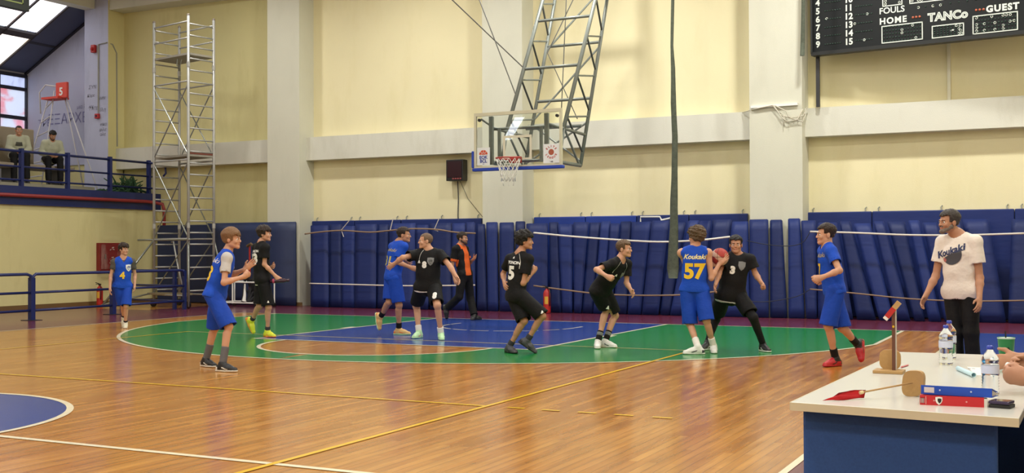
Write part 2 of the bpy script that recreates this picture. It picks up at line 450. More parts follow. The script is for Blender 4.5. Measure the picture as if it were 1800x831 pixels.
# ================================================================== OBJECTS
STEEL = M('galvanised_steel', S(150, 154, 148), rough=.38, metal=.7, var=.15, scale=20)
ALU = M('scaffold_aluminium', S(172, 172, 168), rough=.45, metal=.35, var=.12, scale=15)
GREYST = M('grey_painted_steel', S(124, 130, 124), rough=.45, metal=.3, var=.15, scale=8)
BLACKP = M('black_plastic', S(20, 20, 22), rough=.4)
WHITEP = M('white_paint', S(232, 232, 228), rough=.5)
REDP = M('red_enamel', S(176, 34, 34), rough=.4)
PLY = M('pale_plywood', S(176, 140, 88), rough=.55, var=.2, scale=6, stretch=(1, 8, 1), bump=.1)
NAVY = [M('navy_vinyl_%s' % k, c, rough=.5, spec=.32, var=.14, scale=2, bump=.28, bscale=3.2, stretch=(1, 1, 2.6)) for k, c in (('a', S(25, 41, 98)), ('b', S(22, 37, 88)), ('c', S(28, 46, 108)))]
BRIGHT = M('royal_blue_vinyl', S(26, 58, 148), rough=.45, var=.1, scale=3, bump=.3, bscale=5)
TEAL = M('dull_navy_vinyl', S(27, 42, 82), rough=.5, var=.12, scale=2, bump=.4, bscale=3)
CORDM = M('brown_rope', S(140, 116, 96), rough=.8, bump=.4, bscale=90)
CORDW = M('pale_rope', S(214, 206, 196), rough=.8)
CORDK = M('dark_cord', S(40, 44, 60), rough=.8)

def ordinal(n):
    return {1: 'first', 2: 'second', 3: 'third', 4: 'fourth', 5: 'fifth', 6: 'sixth', 7: 'seventh', 8: 'eighth', 9: 'ninth', 10: 'tenth', 11: 'eleventh', 12: 'twelfth', 13: 'thirteenth', 14: 'fourteenth', 15: 'fifteenth', 16: 'sixteenth', 17: 'seventeenth', 18: 'eighteenth', 19: 'nineteenth'}[n]
# ---- pads leaning in front of the wall: (x bottom left, x bottom right, x top left, x top right, top z)
def pad(name, label, xbl, xbr, xtl, xtr, zt, yb, yt, t, mat, group, pad_off=0.0):
    root_loc = ((xbl + xbr)/2, yb, 0)
    bm = bmesh.new()
    nx, nz = 4, 9
    grid = {}
    for side in (0, 1):
        for i in range(nx + 1):
            for j in range(nz + 1):
                s, h = i/nx, j/nz
                x = (xbl*(1-s) + xbr*s)*(1-h) + (xtl*(1-s) + xtr*s)*h
                y = yb*(1-h) + yt*h
                puff = 0.018 * (1 - (2*s-1)**4) * (1 - (2*h-1)**6)
                wr = 0.004*math.sin(h*23 + xbl*9 + s*2.0) * (1 - abs(2*s-1)) + 0.003*math.sin(h*41 + s*5 + xbl*31)
                y += (t + puff*0.4) if side else -(puff + wr)
                grid[side, i, j] = bm.verts.new((x - root_loc[0], y - root_loc[1], zt*h + 0.004))
    for i in range(nx):
        for j in range(nz):
            bm.faces.new((grid[0,i,j], grid[0,i+1,j], grid[0,i+1,j+1], grid[0,i,j+1]))
            bm.faces.new((grid[1,i+1,j], grid[1,i,j], grid[1,i,j+1], grid[1,i+1,j+1]))
    for i in range(nx):
        bm.faces.new((grid[0,i,nz], grid[0,i+1,nz], grid[1,i+1,nz], grid[1,i,nz]))
        bm.faces.new((grid[0,i+1,0], grid[0,i,0], grid[1,i,0], grid[1,i+1,0]))
    for j in range(nz):
        bm.faces.new((grid[0,nx,j], grid[1,nx,j], grid[1,nx,j+1], grid[0,nx,j+1]))
        bm.faces.new((grid[1,0,j], grid[0,0,j], grid[0,0,j+1], grid[1,0,j+1]))
    bmesh.ops.recalc_face_normals(bm, faces=bm.faces[:])
    me = bpy.data.meshes.new(name)
    sharp = [e for e in bm.edges if len(e.link_faces) == 2 and e.calc_face_angle(0) > 0.7]
    bmesh.ops.bevel(bm, geom=sharp, offset=0.014, segments=2, affect='EDGES')
    for f in bm.faces: f.smooth = True
    bm.to_mesh(me); bm.free()
    me.materials.append(mat)
    o = bpy.data.objects.new(name, me); o.location = root_loc; COL.objects.link(o)
    tag(o, label, 'mat', group)
    return o
# measured from the photo: picked at the top and at the foot
def px2x(u, v, y):          # where the picture's column u meets the plane Y = y (the camera model above)
    d = _f*1982.3 + _r2*(u - 900) - _u2*(v - 415.5)
    t = (y + 5.891) / d.y
    return 9.145 + d.x*t
mt = [(924,962,924,962),(963,979,966,986),(979,1006,987,1005),(1007,1034,1008,1021),(1034,1054,1021,1040),(1055,1072,1041,1060),(1072,1089,1061,1074),(1089,1109,1075,1100),(1109,1144,1102,1126),(1145,1176,1127,1157),(1177,1204,1158,1176),(1209,1229,1176,1198),(1229,1250,1200,1228),(1251,1285,1230,1268),(1286,1315,1270,1318),(1316,1350,1318,1351),(1352,1374,1352,1383),(1384,1406,1385,1414),(1407,1434,1416,1436)]
# each: (top left, top right, foot left, foot right) columns for the middle bay
def row(cols, vt, vb, bay, zt0, yb=16.64, yt=16.86):
    n = len(cols)
    for i, (tl, tr, bl, br) in enumerate(cols):
        k = i % 3
        dy = (0.0, 0.035, 0.015)[k]
        xs = [px2x(bl, vb, yb) + .006, px2x(br, vb, yb) - .006, px2x(tl, vt, yt) + .006, px2x(tr, vt, yt) - .006]
        w_ = xs[1] - xs[0]
        pad('padded_mat', '%s leaning navy mat from the left, %s' % (ordinal(i + 1), bay), *xs,
            zt0 + (0.0, 0.02, -0.025, 0.012)[(i*5) % 4], yb + dy, yt + dy, 0.07, NAVY[(i*7) % 3], 'navy mats leaning along the far wall')
row([(545,576,545,577),(577,598,577,599),(599,623,599,622),(624,661,622,660),(662,681,660,680),(683,729,681,730),(730,752,731,752),(753,792,753,792),(793,817,793,817),(818,834,818,835),(836,850,836,855),(853,873,856,875),(877,902,877,903),(904,921,904,921)], 395, 546, 'behind the players in the blue key', 2.0)
row(mt, 391, 557, 'right of the red extinguisher', 1.97)
row([(1437,1471,1437,1500),(1474,1494,1505,1540),(1499,1530,1545,1571),(1534,1554,1575,1601),(1558,1590,1606,1626),(1595,1616,1632,1655),(1620,1648,1660,1690),(1652,1690,1694,1722)], 389, 566, 'behind the red shoed player and the man', 1.9)
pad('padded_mat', 'wide navy padded mat behind the head of the man in the white shirt', px2x(1716, 566, 16.7), px2x(1768, 566, 16.7), px2x(1690, 385, 16.95), px2x(1737, 385, 16.95), 1.93, 16.78, 17.06, .08, NAVY[0], 'navy mats leaning along the far wall')
pad('padded_mat', 'short navy padded mat at the right edge beside the man in white', px2x(1772, 566, 16.75), px2x(1812, 566, 16.75), px2x(1778, 420, 16.95), px2x(1822, 420, 16.95), 1.92, 16.75, 17.0, .08, NAVY[1], 'navy mats leaning along the far wall')
# ---- pads hung flat on the wall behind, each with hooks
def hung(x0, x1, z0, z1, mat, label, y=17.5):
    t = thing('hanging_mat', label, 'mat', ((x0+x1)/2, y, z0), 'flat mats hung on the far wall')
    MB().box((x0, y, z0), (x1, y + .1, z1)).build('pad', mat, t, bevel=.02)
    n = max(2, int((x1 - x0)/0.9) + 1)
    for k in range(n):
        hx = x0 + .12 + (x1 - x0 - .24)*k/(n - 1)
        MB().tube([(hx, y + .05, z1 - .01), (hx - .01, y + .06, z1 + .06), (hx + .012, y + .09, z1 + .09)], .012, 6).build('hook', STEEL, t)
lab = ['wide blue mat hung flat behind the left end of the leaning row', 'blue mat hung flat above the blue player in the key', 'blue mat hung flat behind the referee', 'bright blue mat hung flat behind the curly haired number 5', 'bright blue mat hung flat behind the crouching player', 'blue mat hung flat behind the hanging net strip', 'blue mat hung flat above number 3 in black', 'blue mat hung flat behind the player in red shoes', 'blue mat hung flat behind the head of the man in white', 'blue mat hung flat at the right edge of the wall']
for i, (u0, u1, mt_) in enumerate(((548,622,NAVY[2]),(623,703,NAVY[2]),(705,846,NAVY[2]),(938,1028,BRIGHT),(1029,1118,BRIGHT),(1119,1210,NAVY[2]),(1211,1314,NAVY[2]),(1418,1532,NAVY[2]),(1533,1783,NAVY[2]),(1784,1850,NAVY[2]))):
    hung(px2x(u0, 388, 17.5), px2x(u1, 388, 17.5), 0.02, 2.13, mt_, lab[i])
pad('padded_mat', 'large flat dark blue mat behind the black number 33 and the trolley', -11.1, -8.22, -11.1, -8.26, 2.1, 16.86, 16.9, .08, TEAL, None)
t = thing('wall_mat', 'narrow dark blue mat standing behind the scaffold tower', 'mat', (-12, 17.2, 0))
MB().box((-13.1, 17.2, 0.01), (-11.2, 17.3, 2.08)).build('pad', TEAL, t, bevel=.02)
# ---- ropes that hold the pads
def pz(u, v, y):
    d = _f*1982.3 + _r2*(u - 900) - _u2*(v - 415.5)
    t = (y + 5.891) / d.y
    return Vector((9.145 + d.x*t, y, 1.3895 + d.z*t))
def rope(name, label, pts, y, r, mat, cat='rope', extra=()):
    P = [pz(u, v, y) for u, v in pts]
    Q = []
    for i in range(len(P) - 1):
        p0, p1, p2, p3 = P[max(i-1, 0)], P[i], P[i+1], P[min(i+2, len(P)-1)]
        for k in range(5):
            s = k/5.0
            Q.append(0.5*((2*p1) + (p2-p0)*s + (2*p0-5*p1+4*p2-p3)*s*s + (3*p1-p0-3*p2+p3)*s**3))
    Q.append(P[-1])
    t = thing(name, label, cat, P[0])
    MB().tube(Q, r, 6).build('cord', mat, t, smooth=True)
    for e in extra:
        MB().tube([pz(u, v, y) for u, v in e], r*.55, 5).build('tie', CORDW, t)
    return t
rope('rope', 'sagging brown rope along the tops of the left mats', [(536,411),(560,408),(600,405),(650,408),(685,405),(720,402),(765,403),(800,408),(836,410)], 16.6, .018, CORDM, extra=([(615,386),(600,404),(604,416)],[(691,384),(686,404)],[(772,383),(763,404),(770,406)]))
rope('rope', 'straight pale rope across the middle of the left mats', [(544,498),(620,500),(700,502),(770,502),(835,501)], 16.5, .016, CORDW)
rope('rope', 'white rope along the tops of the mats behind the ball', [(938,409),(1000,415),(1080,421),(1160,425),(1230,422),(1283,416)], 16.55, .02, M('white_rope', S(232, 228, 220), rough=.7))
rope('rope', 'brown rope at knee height across the mats by the extinguisher', [(938,502),(990,509),(1050,516),(1120,519),(1200,518),(1262,512)], 16.5, .017, CORDM)
rope('rope', 'pale rope along the mat tops behind the man in white', [(1424,407),(1500,409),(1600,413),(1700,413),(1800,410)], 16.55, .018, CORDW)
rope('rope', 'thin brown rope at waist height behind the man in white', [(1424,508),(1500,515),(1600,525),(1700,529),(1800,528)], 16.5, .014, CORDM)
rope('rope', 'thin dark cord sagging across the mats right of number 3', [(1313,423),(1350,430),(1390,432),(1412,425),(1424,407)], 16.6, .008, CORDK)
rope('rope', 'thin dark cord low on the mats right of number 3', [(1313,529),(1350,530),(1400,521),(1424,508)], 16.55, .008, CORDK)
tag(MB().tube([pz(1126,392,17.2), pz(1126,381,17.2), pz(1160,381,17.2), pz(1163,387,17.2)], .018, 6).build('bent_tube', WHITEP), 'bent white tube lying on the mat tops beside the hanging net', 'tube')
tag(MB().tube([pz(1162,387,17.15), pz(1176,384,17.15), pz(1186,380,17.15)], .02, 6).build('short_tube', WHITEP), 'short white tube on the mat tops behind the hanging net', 'tube')
# ---- net strips hanging from the roof
def strip(label, pts, y):
    mb = MB(); L = []
    for u, v, wd in pts: L.append((pz(u, v, y), wd))
    vs, fs = [], []
    for i, (p, wd) in enumerate(L):
        for k in range(10):
            an = 2*PI*k/10; rr = wd/2*(1 + .12*math.sin(i*2.3 + k*1.7))
            vs.append(p + Vector((math.cos(an)*rr, math.sin(an)*rr*.7, 0)))
    for i in range(len(L) - 1):
        for k in range(10): fs.append((i*10+k, i*10+(k+1)%10, (i+1)*10+(k+1)%10, (i+1)*10+k))
    fs.append(tuple(range(10))); fs.append(tuple((len(L)-1)*10+k for k in range(10))[::-1])
    mb.add(vs, fs)
    o = mb.build('rolled_net', M('grey_green_netting', S(82, 88, 74), rough=.9, var=.45, scale=14, bump=.8, bscale=60), smooth=True)
    return tag(o, label, 'net')
strip('long rolled grey green net hanging from the roof beside number 57', [(1184,-240,.07),(1183,-40,.07),(1182,40,.07),(1181,80,.06),(1183,120,.09),(1184,180,.11),(1186,240,.12),(1186,300,.13),(1185,350,.15),(1184,400,.18),(1184,440,.22),(1183,470,.24),(1183,489,.19)], 16.2)
strip('short end of a rolled dark net hanging beside the scoreboard', [(1413,-240,.07),(1412,-40,.07),(1412,30,.08),(1411,70,.08),(1410,98,.09)], 16.6)

# ---- fire extinguishers, hose cabinet
def extinguisher(x, y, label, s=1.0):
    t = thing('fire_extinguisher', label, 'extinguisher', (x, y, 0))
    MB().lathe((x, y, 0), [(.06*s,0),(.078*s,.01),(.08*s,.05),(.08*s,.42*s),(.06*s,.48*s),(.03*s,.51*s),(.028*s,.54*s)], 20).build('tank', REDP, t, smooth=True)
    MB().box((x-.02, y-.03, .53*s), (x+.02, y+.03, .57*s)).bar((x, y-.02, .57*s), (x-.09, y-.05, .6*s), .018).bar((x, y-.02, .56*s), (x-.08, y-.05, .555*s), .015).build('valve', BLACKP, t)
    MB().tube([(x+.02, y-.02, .55*s), (x+.09, y-.05, .5*s), (x+.095, y-.05, .3*s), (x+.09, y-.05, .16*s)], .011, 8).build('hose', BLACKP, t, smooth=True)
    mb = MB(); vs = []; n = 6
    for j in (0.2*s, 0.36*s):
        for k in range(n + 1):
            an = -PI/2 - .55 + 1.0*k/n + .3; vs.append((x + .0812*s*math.cos(an), y + .0812*s*math.sin(an), j))
    mb.add(vs, [(k, k+1, n+2+k, n+1+k) for k in range(n)]); mb.build('label', M('yellow_label', S(214, 170, 60)), t)
extinguisher(-1.13, 16.45, 'red fire extinguisher standing against the mats behind number 5', 1.02)
extinguisher(-13.05, 15.14, 'red fire extinguisher on the floor under the hose cabinet', .98)
t = thing('hose_cabinet', 'open red fire hose cabinet on the yellow left wall', 'cabinet', (-13.4, 15.7, .88))
REDC = M('dull_red_enamel', S(128, 36, 34), rough=.5, var=.3, scale=9)
MB().box((-13.395, 15.35, .88), (-13.27, 16.07, 1.6)).build('case', REDC, t, bevel=.008)
dm = plaster('scraped_red_door', S(124, 34, 32), S(186, 170, 160), 0.9)
door = MB().box((-13.27, 15.39, .92), (-13.25, 16.03, 1.56)).build('door', dm, t, bevel=.005)
MB().tube([(-13.25, 15.5, 1.2), (-13.22, 15.5, 1.2), (-13.22, 15.5, 1.3), (-13.25, 15.5, 1.3)], .01, 6).build('handle', STEEL, door)
mb = MB()
for k in range(9):
    y0_, z0_ = 15.62 + rng.uniform(0, .28), 1.0 + rng.uniform(0, .48)
    mb.obox((-13.2495, y0_, z0_), (.0006, 0, 0), (0, rng.uniform(.012, .04), rng.uniform(-.012, .012)), (0, .004, rng.uniform(.006, .016)))
o = mb.build('paper_remnants', M('pale_paper_remnant', S(190, 178, 168), rough=.9), door); o['kind'] = 'stuff'

# ---- tubular guard rail in front of the left wall
RAIL = M('navy_rail_enamel', S(28, 40, 96), rough=.35, var=.12)
t = thing('guard_rail', 'navy blue tubular guard rail standing on the left run-off', 'railing', (-9.65, 10.1, 0))
posts = [(-9.6, 5.72), (-9.6, 7.92), (-9.62, 10.12), (-9.68, 12.32)]
for x, y in posts:
    p = MB(); p.bar((x, y, 0.01), (x, y, .86), .1, .1); o = p.build('post', RAIL, t)
    MB().box((x - .16, y - .13, 0.0), (x + .16, y + .13, .012)).build('base_plate', M('dark_steel_plate', S(52, 50, 60), rough=.5, metal=.5), o)
for x, y in ((-9.72, 14.58), (-9.95, 14.5)):
    MB().bar((x, y, 0), (x, y, .92), .07, .07).build('post', RAIL, t)
for i in range(len(posts)):
    a_ = posts[i]; b_ = posts[i+1] if i + 1 < len(posts) else (-9.72, 14.58)
    d = 0.07
    MB().tube([(a_[0], a_[1] + .02, .8), (a_[0], a_[1] + .03, .88), (a_[0], a_[1] + .1, .93), (b_[0], b_[1] - .12, .93), (b_[0], b_[1] - .03, .9), (b_[0], b_[1] - .02, .8)], .032, 10).build('top_rail', RAIL, t, smooth=True)
    for z in (.56, .2): MB().tube([(a_[0], a_[1] + .05, z), (b_[0], b_[1] - .05, z)], .026, 8).build('rail', RAIL, t, smooth=True)
MB().bar((-11.9, 14.75, 0), (-11.9, 14.75, .94), .06, .06).build('post', RAIL, t)
for z in (.92, .56, .2):
    MB().tube([(-9.72, 14.58, z), (-9.95, 14.5, z), (-11.9, 14.75, z)], .026, 8).build('rail', RAIL, t, smooth=True)

# ---- balcony railing and fire pipe
t = thing('balcony_railing', 'dark blue balcony railing along the upper gallery edge', 'railing', (-13.45, 14, 2.95))
for k in range(8):
    y = 17.25 - 1.39*k
    MB().bar((-13.45, y, 2.95), (-13.45, y, 3.86), .1, .08).build('post', RAIL, t)
for z, r in ((3.79, .032), (3.42, .024), (3.1, .024)):
    MB().tube([(-13.45, 17.45 if z > 3.5 else 17.55, z), (-13.45, 7.0, z)], r, 8).build('rail', RAIL, t, smooth=True)
MB().tube([(-13.45, 17.2, 3.79), (-13.25, 17.35, 3.78), (-13.0, 17.4, 3.72), (-12.98, 17.4, 3.5), (-13.05, 17.38, 3.42)], .028, 8).build('end_loop', RAIL, t, smooth=True)
MB().tube([(-13.45, 17.2, 3.1), (-12.75, 17.4, 3.06)], .026, 8).build('end_bar', RAIL, t, smooth=True)
t = thing('fire_pipe', 'red fire pipe running along the blue balcony edge and down the corner', 'pipe', (-13.25, 17.2, 2.7))
MB().tube([(-13.26, -8, 2.72), (-13.26, 17.0, 2.72), (-13.2, 17.22, 2.7), (-13.05, 17.35, 2.66), (-13.02, 17.38, 2.5), (-13.02, 17.38, 1.7)], .045, 10).build('pipe', M('dull_red_pipe', S(140, 44, 44), rough=.5), t, smooth=True)
# green netting heap on the balcony
mb = MB()
for k in range(90):
    cx, cy = -13.95 + rng.normal(0, .22), 16.95 + rng.normal(0, .28)
    hh = max(.05, .55 - 1.1*abs(cy - 16.95))
    p = Vector((cx, cy, 2.96)); q = p + Vector((rng.normal(0, .16), rng.normal(0, .2), hh*rng.uniform(.5, 1)))
    mb.tube([p, (p + q)/2 + Vector((rng.normal(0, .06), rng.normal(0, .06), .05)), q], [.035, .03, .012], 5)
o = mb.build('green_netting', M('green_netting', S(46, 78, 48), rough=.9, var=.4, scale=20), smooth=True, kind='stuff'); tag(o, 'heap of dark green netting behind the end of the balcony railing', 'netting')

# ---- scaffold tower
A_, B_, C_, D_ = Vector((-11.39, 15.32, 0)), Vector((-11.25, 16.06, 0)), Vector((-9.99, 15.01, 0)), Vector((-9.85, 15.75, 0))
t = thing('scaffold_tower', 'tall aluminium rolling scaffold tower by the left corner', 'scaffold', (-10.6, 15.5, 0))
Zt = 7.08
def up(p, z): return Vector((p.x, p.y, z))
for p in (A_, B_, C_, D_):
    o = MB().tube([up(p, .2), up(p, Zt)], .034, 10).build('upright', ALU, t, smooth=True)
    mb = MB()
    for z in (2.0, 3.95, 5.9): mb.tube([up(p, z - .06), up(p, z + .06)], .042, 10)
    mb.build('coupler', ALU, o)
    MB().lathe(up(p, Zt), [(.036, 0), (.038, .03), (.02, .05)], 10).build('end_cap', M('grey_plastic_cap', S(120, 110, 100)), o)
    c = MB().lathe(up(p, .085) - Vector((0, .02, 0)), [(.02, -.03), (.085, -.025), (.085, .025), (.02, .03)], 16, (0, 1, 0)).build('caster', BLACKP, t)
    MB().bar(up(p, .08), up(p, .22), .05, .05).build('caster_fork', STEEL, c)
for p, q in ((A_, B_), (C_, D_)):
    for k in range(24):
        z = .42 + k*.2815
        MB().tube([up(p, z), up(q, z)], .019, 8).build('rung', ALU, t, smooth=True)
brace_z = [(p, q, z0, z1) for p, q in ((A_, C_), (B_, D_)) for z0, z1 in ((1.7, 3.55), (3.55, 1.7), (3.7, 5.45), (5.45, 3.7), (.35, 1.65))]
for p, q, z0, z1 in brace_z: MB().tube([up(p, z0), up(q, z1)], .016, 6).build('brace', STEEL, t)
for p, q in ((A_, C_), (B_, D_)):
    for z in (.3, 1.68, 3.6, 5.5, 6.55, 6.95): MB().tube([up(p, z), up(q, z)], .02, 8).build('ledger', ALU, t, smooth=True)
for z in (3.68, 6.14):
    c = (A_ + B_ + C_ + D_)/4
    o = MB().hexa([up(A_, z), up(C_, z), up(D_, z), up(B_, z)], [up(A_, z+.05), up(C_, z+.05), up(D_, z+.05), up(B_, z+.05)]).build('platform', M('platform_board', S(150, 146, 134), rough=.7, var=.25, scale=6), t)
    if z < 5: MB().hexa([up(C_, z+.05), up(D_, z+.05), up(D_, z+.06), up(C_, z+.06)], [up(C_, z+.09), up(D_, z+.09), up(D_, z+.1)+Vector((-.03,0,0)), up(C_, z+.1)+Vector((-.03,0,0))]).build('toe_board', M('dull_red_board', S(120, 60, 48)), o)
for p, q in ((A_, Vector((-12.35, 14.6, .05))), (A_, Vector((-11.9, 14.1, .05))), (C_, Vector((-9.75, 14.75, .05))), (D_, Vector((-10.0, 16.5, .05)))):
    MB().tube([up(p, 1.66), q], .022, 8).build('outrigger', STEEL, t, smooth=True)
    MB().tube([up(p, .35), q + Vector((0, 0, .03))], .018, 8).build('outrigger_stay', STEEL, t, smooth=True)
MB().tube([up(A_, 1.66) + Vector((-.35, -.2, 0)), up(A_, 1.66), up(C_, 1.66), up(C_, 1.66) + Vector((.1, -.05, 0))], .024, 8).build('base_ledger', STEEL, t, smooth=True)
MB().box((-11.5, 15.2, .3), (-10.3, 15.5, .35)).build('base_plank', M('grey_plank', S(140, 128, 100), rough=.8), t)
MB().tube([(-10.8,15.3,1.6),(-10.72,15.28,1.62),(-10.5,15.2,1.0),(-10.3,15.15,.5)], .02, 8).build('ladder_rail', ALU, t, smooth=True)
MB().tube([(-10.6,15.3,6.12),(-10.62,15.3,5.95),(-10.52,15.28,5.9),(-10.45,15.28,6.1)], .014, 6).build('hatch_handle', STEEL, t)

# ---- equipment trolley behind the black number 33
t = thing('equipment_trolley', 'white framed trolley with dark gear beside the scaffold', 'trolley', (-9.1, 16.0, 0))
x0, x1, y0, y1 = -9.75, -8.5, 15.7, 16.4
for z in (.12, .62):
    MB().tube([(x0,y0,z),(x1,y0,z),(x1,y1,z),(x0,y1,z),(x0,y0,z)], .018, 8).build('frame', WHITEP, t)
for x, y in ((-9.22, y0), (x1, y0), (x0, y1), (x1, y1), (x0, y0)): MB().tube([(x, y, .1), (x, y, .63)], .018, 8).build('leg', WHITEP, t)
for x, y in ((x0, y0), (x1, y0), (x0, y1), (x1, y1)): MB().lathe((x, y-.015, .05), [(.01,0),(.05,0),(.05,.03),(.01,.03)], 12, (0,1,0)).build('caster', BLACKP, t)
MB().tube([(-9.02, 16.1, .12), (-9.02, 16.1, 1.5)], .022, 8).build('red_post', REDP, t)
mb = MB()
for k in range(14):
    px = rng.uniform(-9.1, -8.6); mb.tube([(px, rng.uniform(15.8, 16.3), .14), (px + rng.normal(0, .08), rng.uniform(15.8, 16.3), rng.uniform(.4, .9))], .035, 6)
mb.build('gear', M('dark_gear', S(30, 30, 34), rough=.7, var=.5, scale=9), t)
MB().tube([(-9.05,16.05,1.5),(-8.9,16.0,1.55),(-8.7,15.95,1.45),(-8.72,15.95,1.3)], .04, 6).build('hook_arm', M('bronze_metal', S(110, 90, 66), metal=.5), t)
MB().tube([(-8.88,15.75,.58),(-8.86,15.72,.3),(-8.87,15.7,.16)], [.018,.035,.05], 8).build('white_club', WHITEP, t)

# ---- backstop: glass board, ring, net, folding mast
t = thing('basketball_backstop', 'glass basketball backboard on a folding grey steel mast', 'basketball hoop', (0, 12.8, 2.9))
XB, YB = -0.03, 12.78
fr = MB()
def fbox(x0, x1, z0, z1, y0=YB-.02, y1=YB+.03): return ((XB + x0, y0, z0), (XB + x1, y1, z1))
MBF = M('pale_frame_paint', S(206, 200, 172), rough=.4)
for lo, hi in (fbox(-.9, .9, 3.89, 3.95), fbox(-.9, -.855, 2.951, 3.889), fbox(.855, .9, 2.951, 3.889), fbox(-.9, .9, 2.92, 2.95)): fr.box(lo, hi)
fr.build('board_frame', MBF, t)
gm = bpy.data.materials.new('clear_board_glass'); gm.use_nodes = True
gb = gm.node_tree.nodes['Principled BSDF']; gb.inputs['Transmission Weight'].default_value = 1.0; gb.inputs['Roughness'].default_value = 0.0; gb.inputs['IOR'].default_value = 1.45; gb.inputs['Base Color'].default_value = (.93, .97, .95, 1)
glass = MB().box((XB - .86, YB, 2.94), (XB + .86, YB + .012, 3.9)).build('glass_board', gm, t)
LINEP = M('board_line_paint', S(214, 208, 184), rough=.5)
mb = MB()
for lo, hi in (((-.295,3.081),(-.25,3.454)),((.25,3.081),(.295,3.454)),((-.295,3.455),(.295,3.5)),((-.295,3.05),(.295,3.08))): mb.box((XB+lo[0], YB-.006, lo[1]), (XB+hi[0], YB-.001, hi[1]))
mb.build('target_rectangle', LINEP, glass)
mb = MB()
mb.box((XB-.93, YB-.045, 2.86), (XB+.93, YB+.06, 2.918)); mb.box((XB-.945, YB-.045, 2.925), (XB-.902, YB+.06, 3.24))
mb.build('edge_padding', M('blue_edge_padding', S(34, 66, 168), rough=.6), t, bevel=.012)
STK = M('white_sticker', S(226, 228, 226), rough=.5)
s1 = MB().box((XB-.84, YB-.01, 2.97), (XB-.57, YB-.004, 3.30)).build('sticker', STK, t)
ORANGE = M('orange_print', S(206, 84, 52)); BLUEI = M('blue_print', S(44, 62, 150)); REDI = M('red_print', S(186, 48, 44)); BLKI = M('black_print', S(24, 24, 26)); WHI = M('white_print', S(230, 230, 226)); YELI = M('yellow_print', S(236, 196, 40)); GREYI = M('grey_print', S(120, 122, 124))
def disc(c, ex, ey, r0, r1, a0, a1, n=20, lift=.002):
    c, ex, ey = Vector(c), Vector(ex), Vector(ey); nn = ex.cross(ey)
    vs = [c + (ex*math.cos(a0+(a1-a0)*k/n) + ey*math.sin(a0+(a1-a0)*k/n))*rr + nn*lift for rr in (r0, r1) for k in range(n+1)]
    return vs, [(k, n+1+k, n+2+k, k+1) for k in range(n)]
EX, EZ = Vector((1,0,0)), Vector((0,0,1))
mb = MB()
for k in range(4):
    a0 = PI*k/4 + .06; mb.add(*disc((XB-.705, YB-.011, 3.165), EX, EZ, .045, .09, a0, a0 + PI/4 - .12)); mb.add(*disc((XB-.705, YB-.011, 3.165), EX, EZ, .004, .038, a0, a0 + PI/4 - .12))
mb.build('ball_emblem', ORANGE, s1)
text_on('EOK', .085, (XB-.705, YB-.011, 3.115), EX, EZ, BLUEI, s1, bold=.003)
text_on('BCL', .085, (XB-.705, YB-.011, 3.045), EX, EZ, BLUEI, s1, bold=.003)
text_on('FFF', .03, (XB-.705, YB-.011, 2.99), EX, EZ, BLUEI, s1)
s2 = MB().box((XB+.53, YB-.01, 2.96), (XB+.85, YB-.004, 3.31)).build('sticker', STK, t)
mb = MB(); mb.add(*disc((XB+.69, YB-.011, 3.16), EX, EZ, .001, .055, 0, 2*PI, 28)); mb.build('ball_emblem', M('brown_ball_print', S(168, 84, 58)), s2)
for txt, up_ in (('ELITE', 1), ('LEAGUE', -1)):
    n = len(txt)
    for k, ch in enumerate(txt):
        an = (PI/2 - (k - (n-1)/2)*.48) if up_ > 0 else (-PI/2 + (k - (n-1)/2)*.44)
        d = Vector((math.cos(an), 0, math.sin(an))); ey = d if up_ > 0 else -d
        ex = ey.cross(Vector((0, -1, 0))) * -1.0
        ex = Vector((ey.z, 0, -ey.x))
        text_on(ch, .052, Vector((XB+.69, YB-.011, 3.16)) + d*.105, ex, ey, REDI, s2, bold=.002)
text_on('* HEL', .034, (XB+.69, YB-.011, 2.985), EX, EZ, BLKI, s2, bold=.001)
# ring and its bracket
RING = M('red_ring_paint', S(172, 52, 40), rough=.4)
mb = MB(); cx, cy = XB, 12.4
mb.tube([(cx + .225*math.cos(q*PI/16), cy + .225*math.sin(q*PI/16), 3.05) for q in range(33)], .012, 8, caps=False)
for sx in (-1, 1): mb.bar((cx + sx*.14, cy + .175, 3.045), (cx + sx*.08, YB - .05, 3.04), .02, .02)
mb.build('ring', RING, t, smooth=True)
MB().box((cx - .11, YB - .15, 2.98), (cx + .11, YB - .03, 3.1)).build('ring_bracket', RING, t, bevel=.01)
nm = MB()
rad = [.222, .2, .175, .15, .135, .13]; zz_ = [3.04, 2.95, 2.87, 2.79, 2.71, 2.63]
for k in range(12):
    for sgn in (-1, 1):
        nm.tube([(cx + rad[i]*math.cos((k + sgn*.5*i)*PI/6), cy + rad[i]*math.sin((k + sgn*.5*i)*PI/6), zz_[i]) for i in range(6)], .0055, 5)
for k in range(5): nm.tube([(cx + .12*math.cos(k), cy + .12*math.sin(k), 2.64), (cx + .1*math.cos(k), cy + .1*math.sin(k), 2.55)], .004, 4)
o = nm.build('net', M('white_net_cord', S(222, 220, 210), rough=.8), t, smooth=True); o['kind'] = 'stuff'
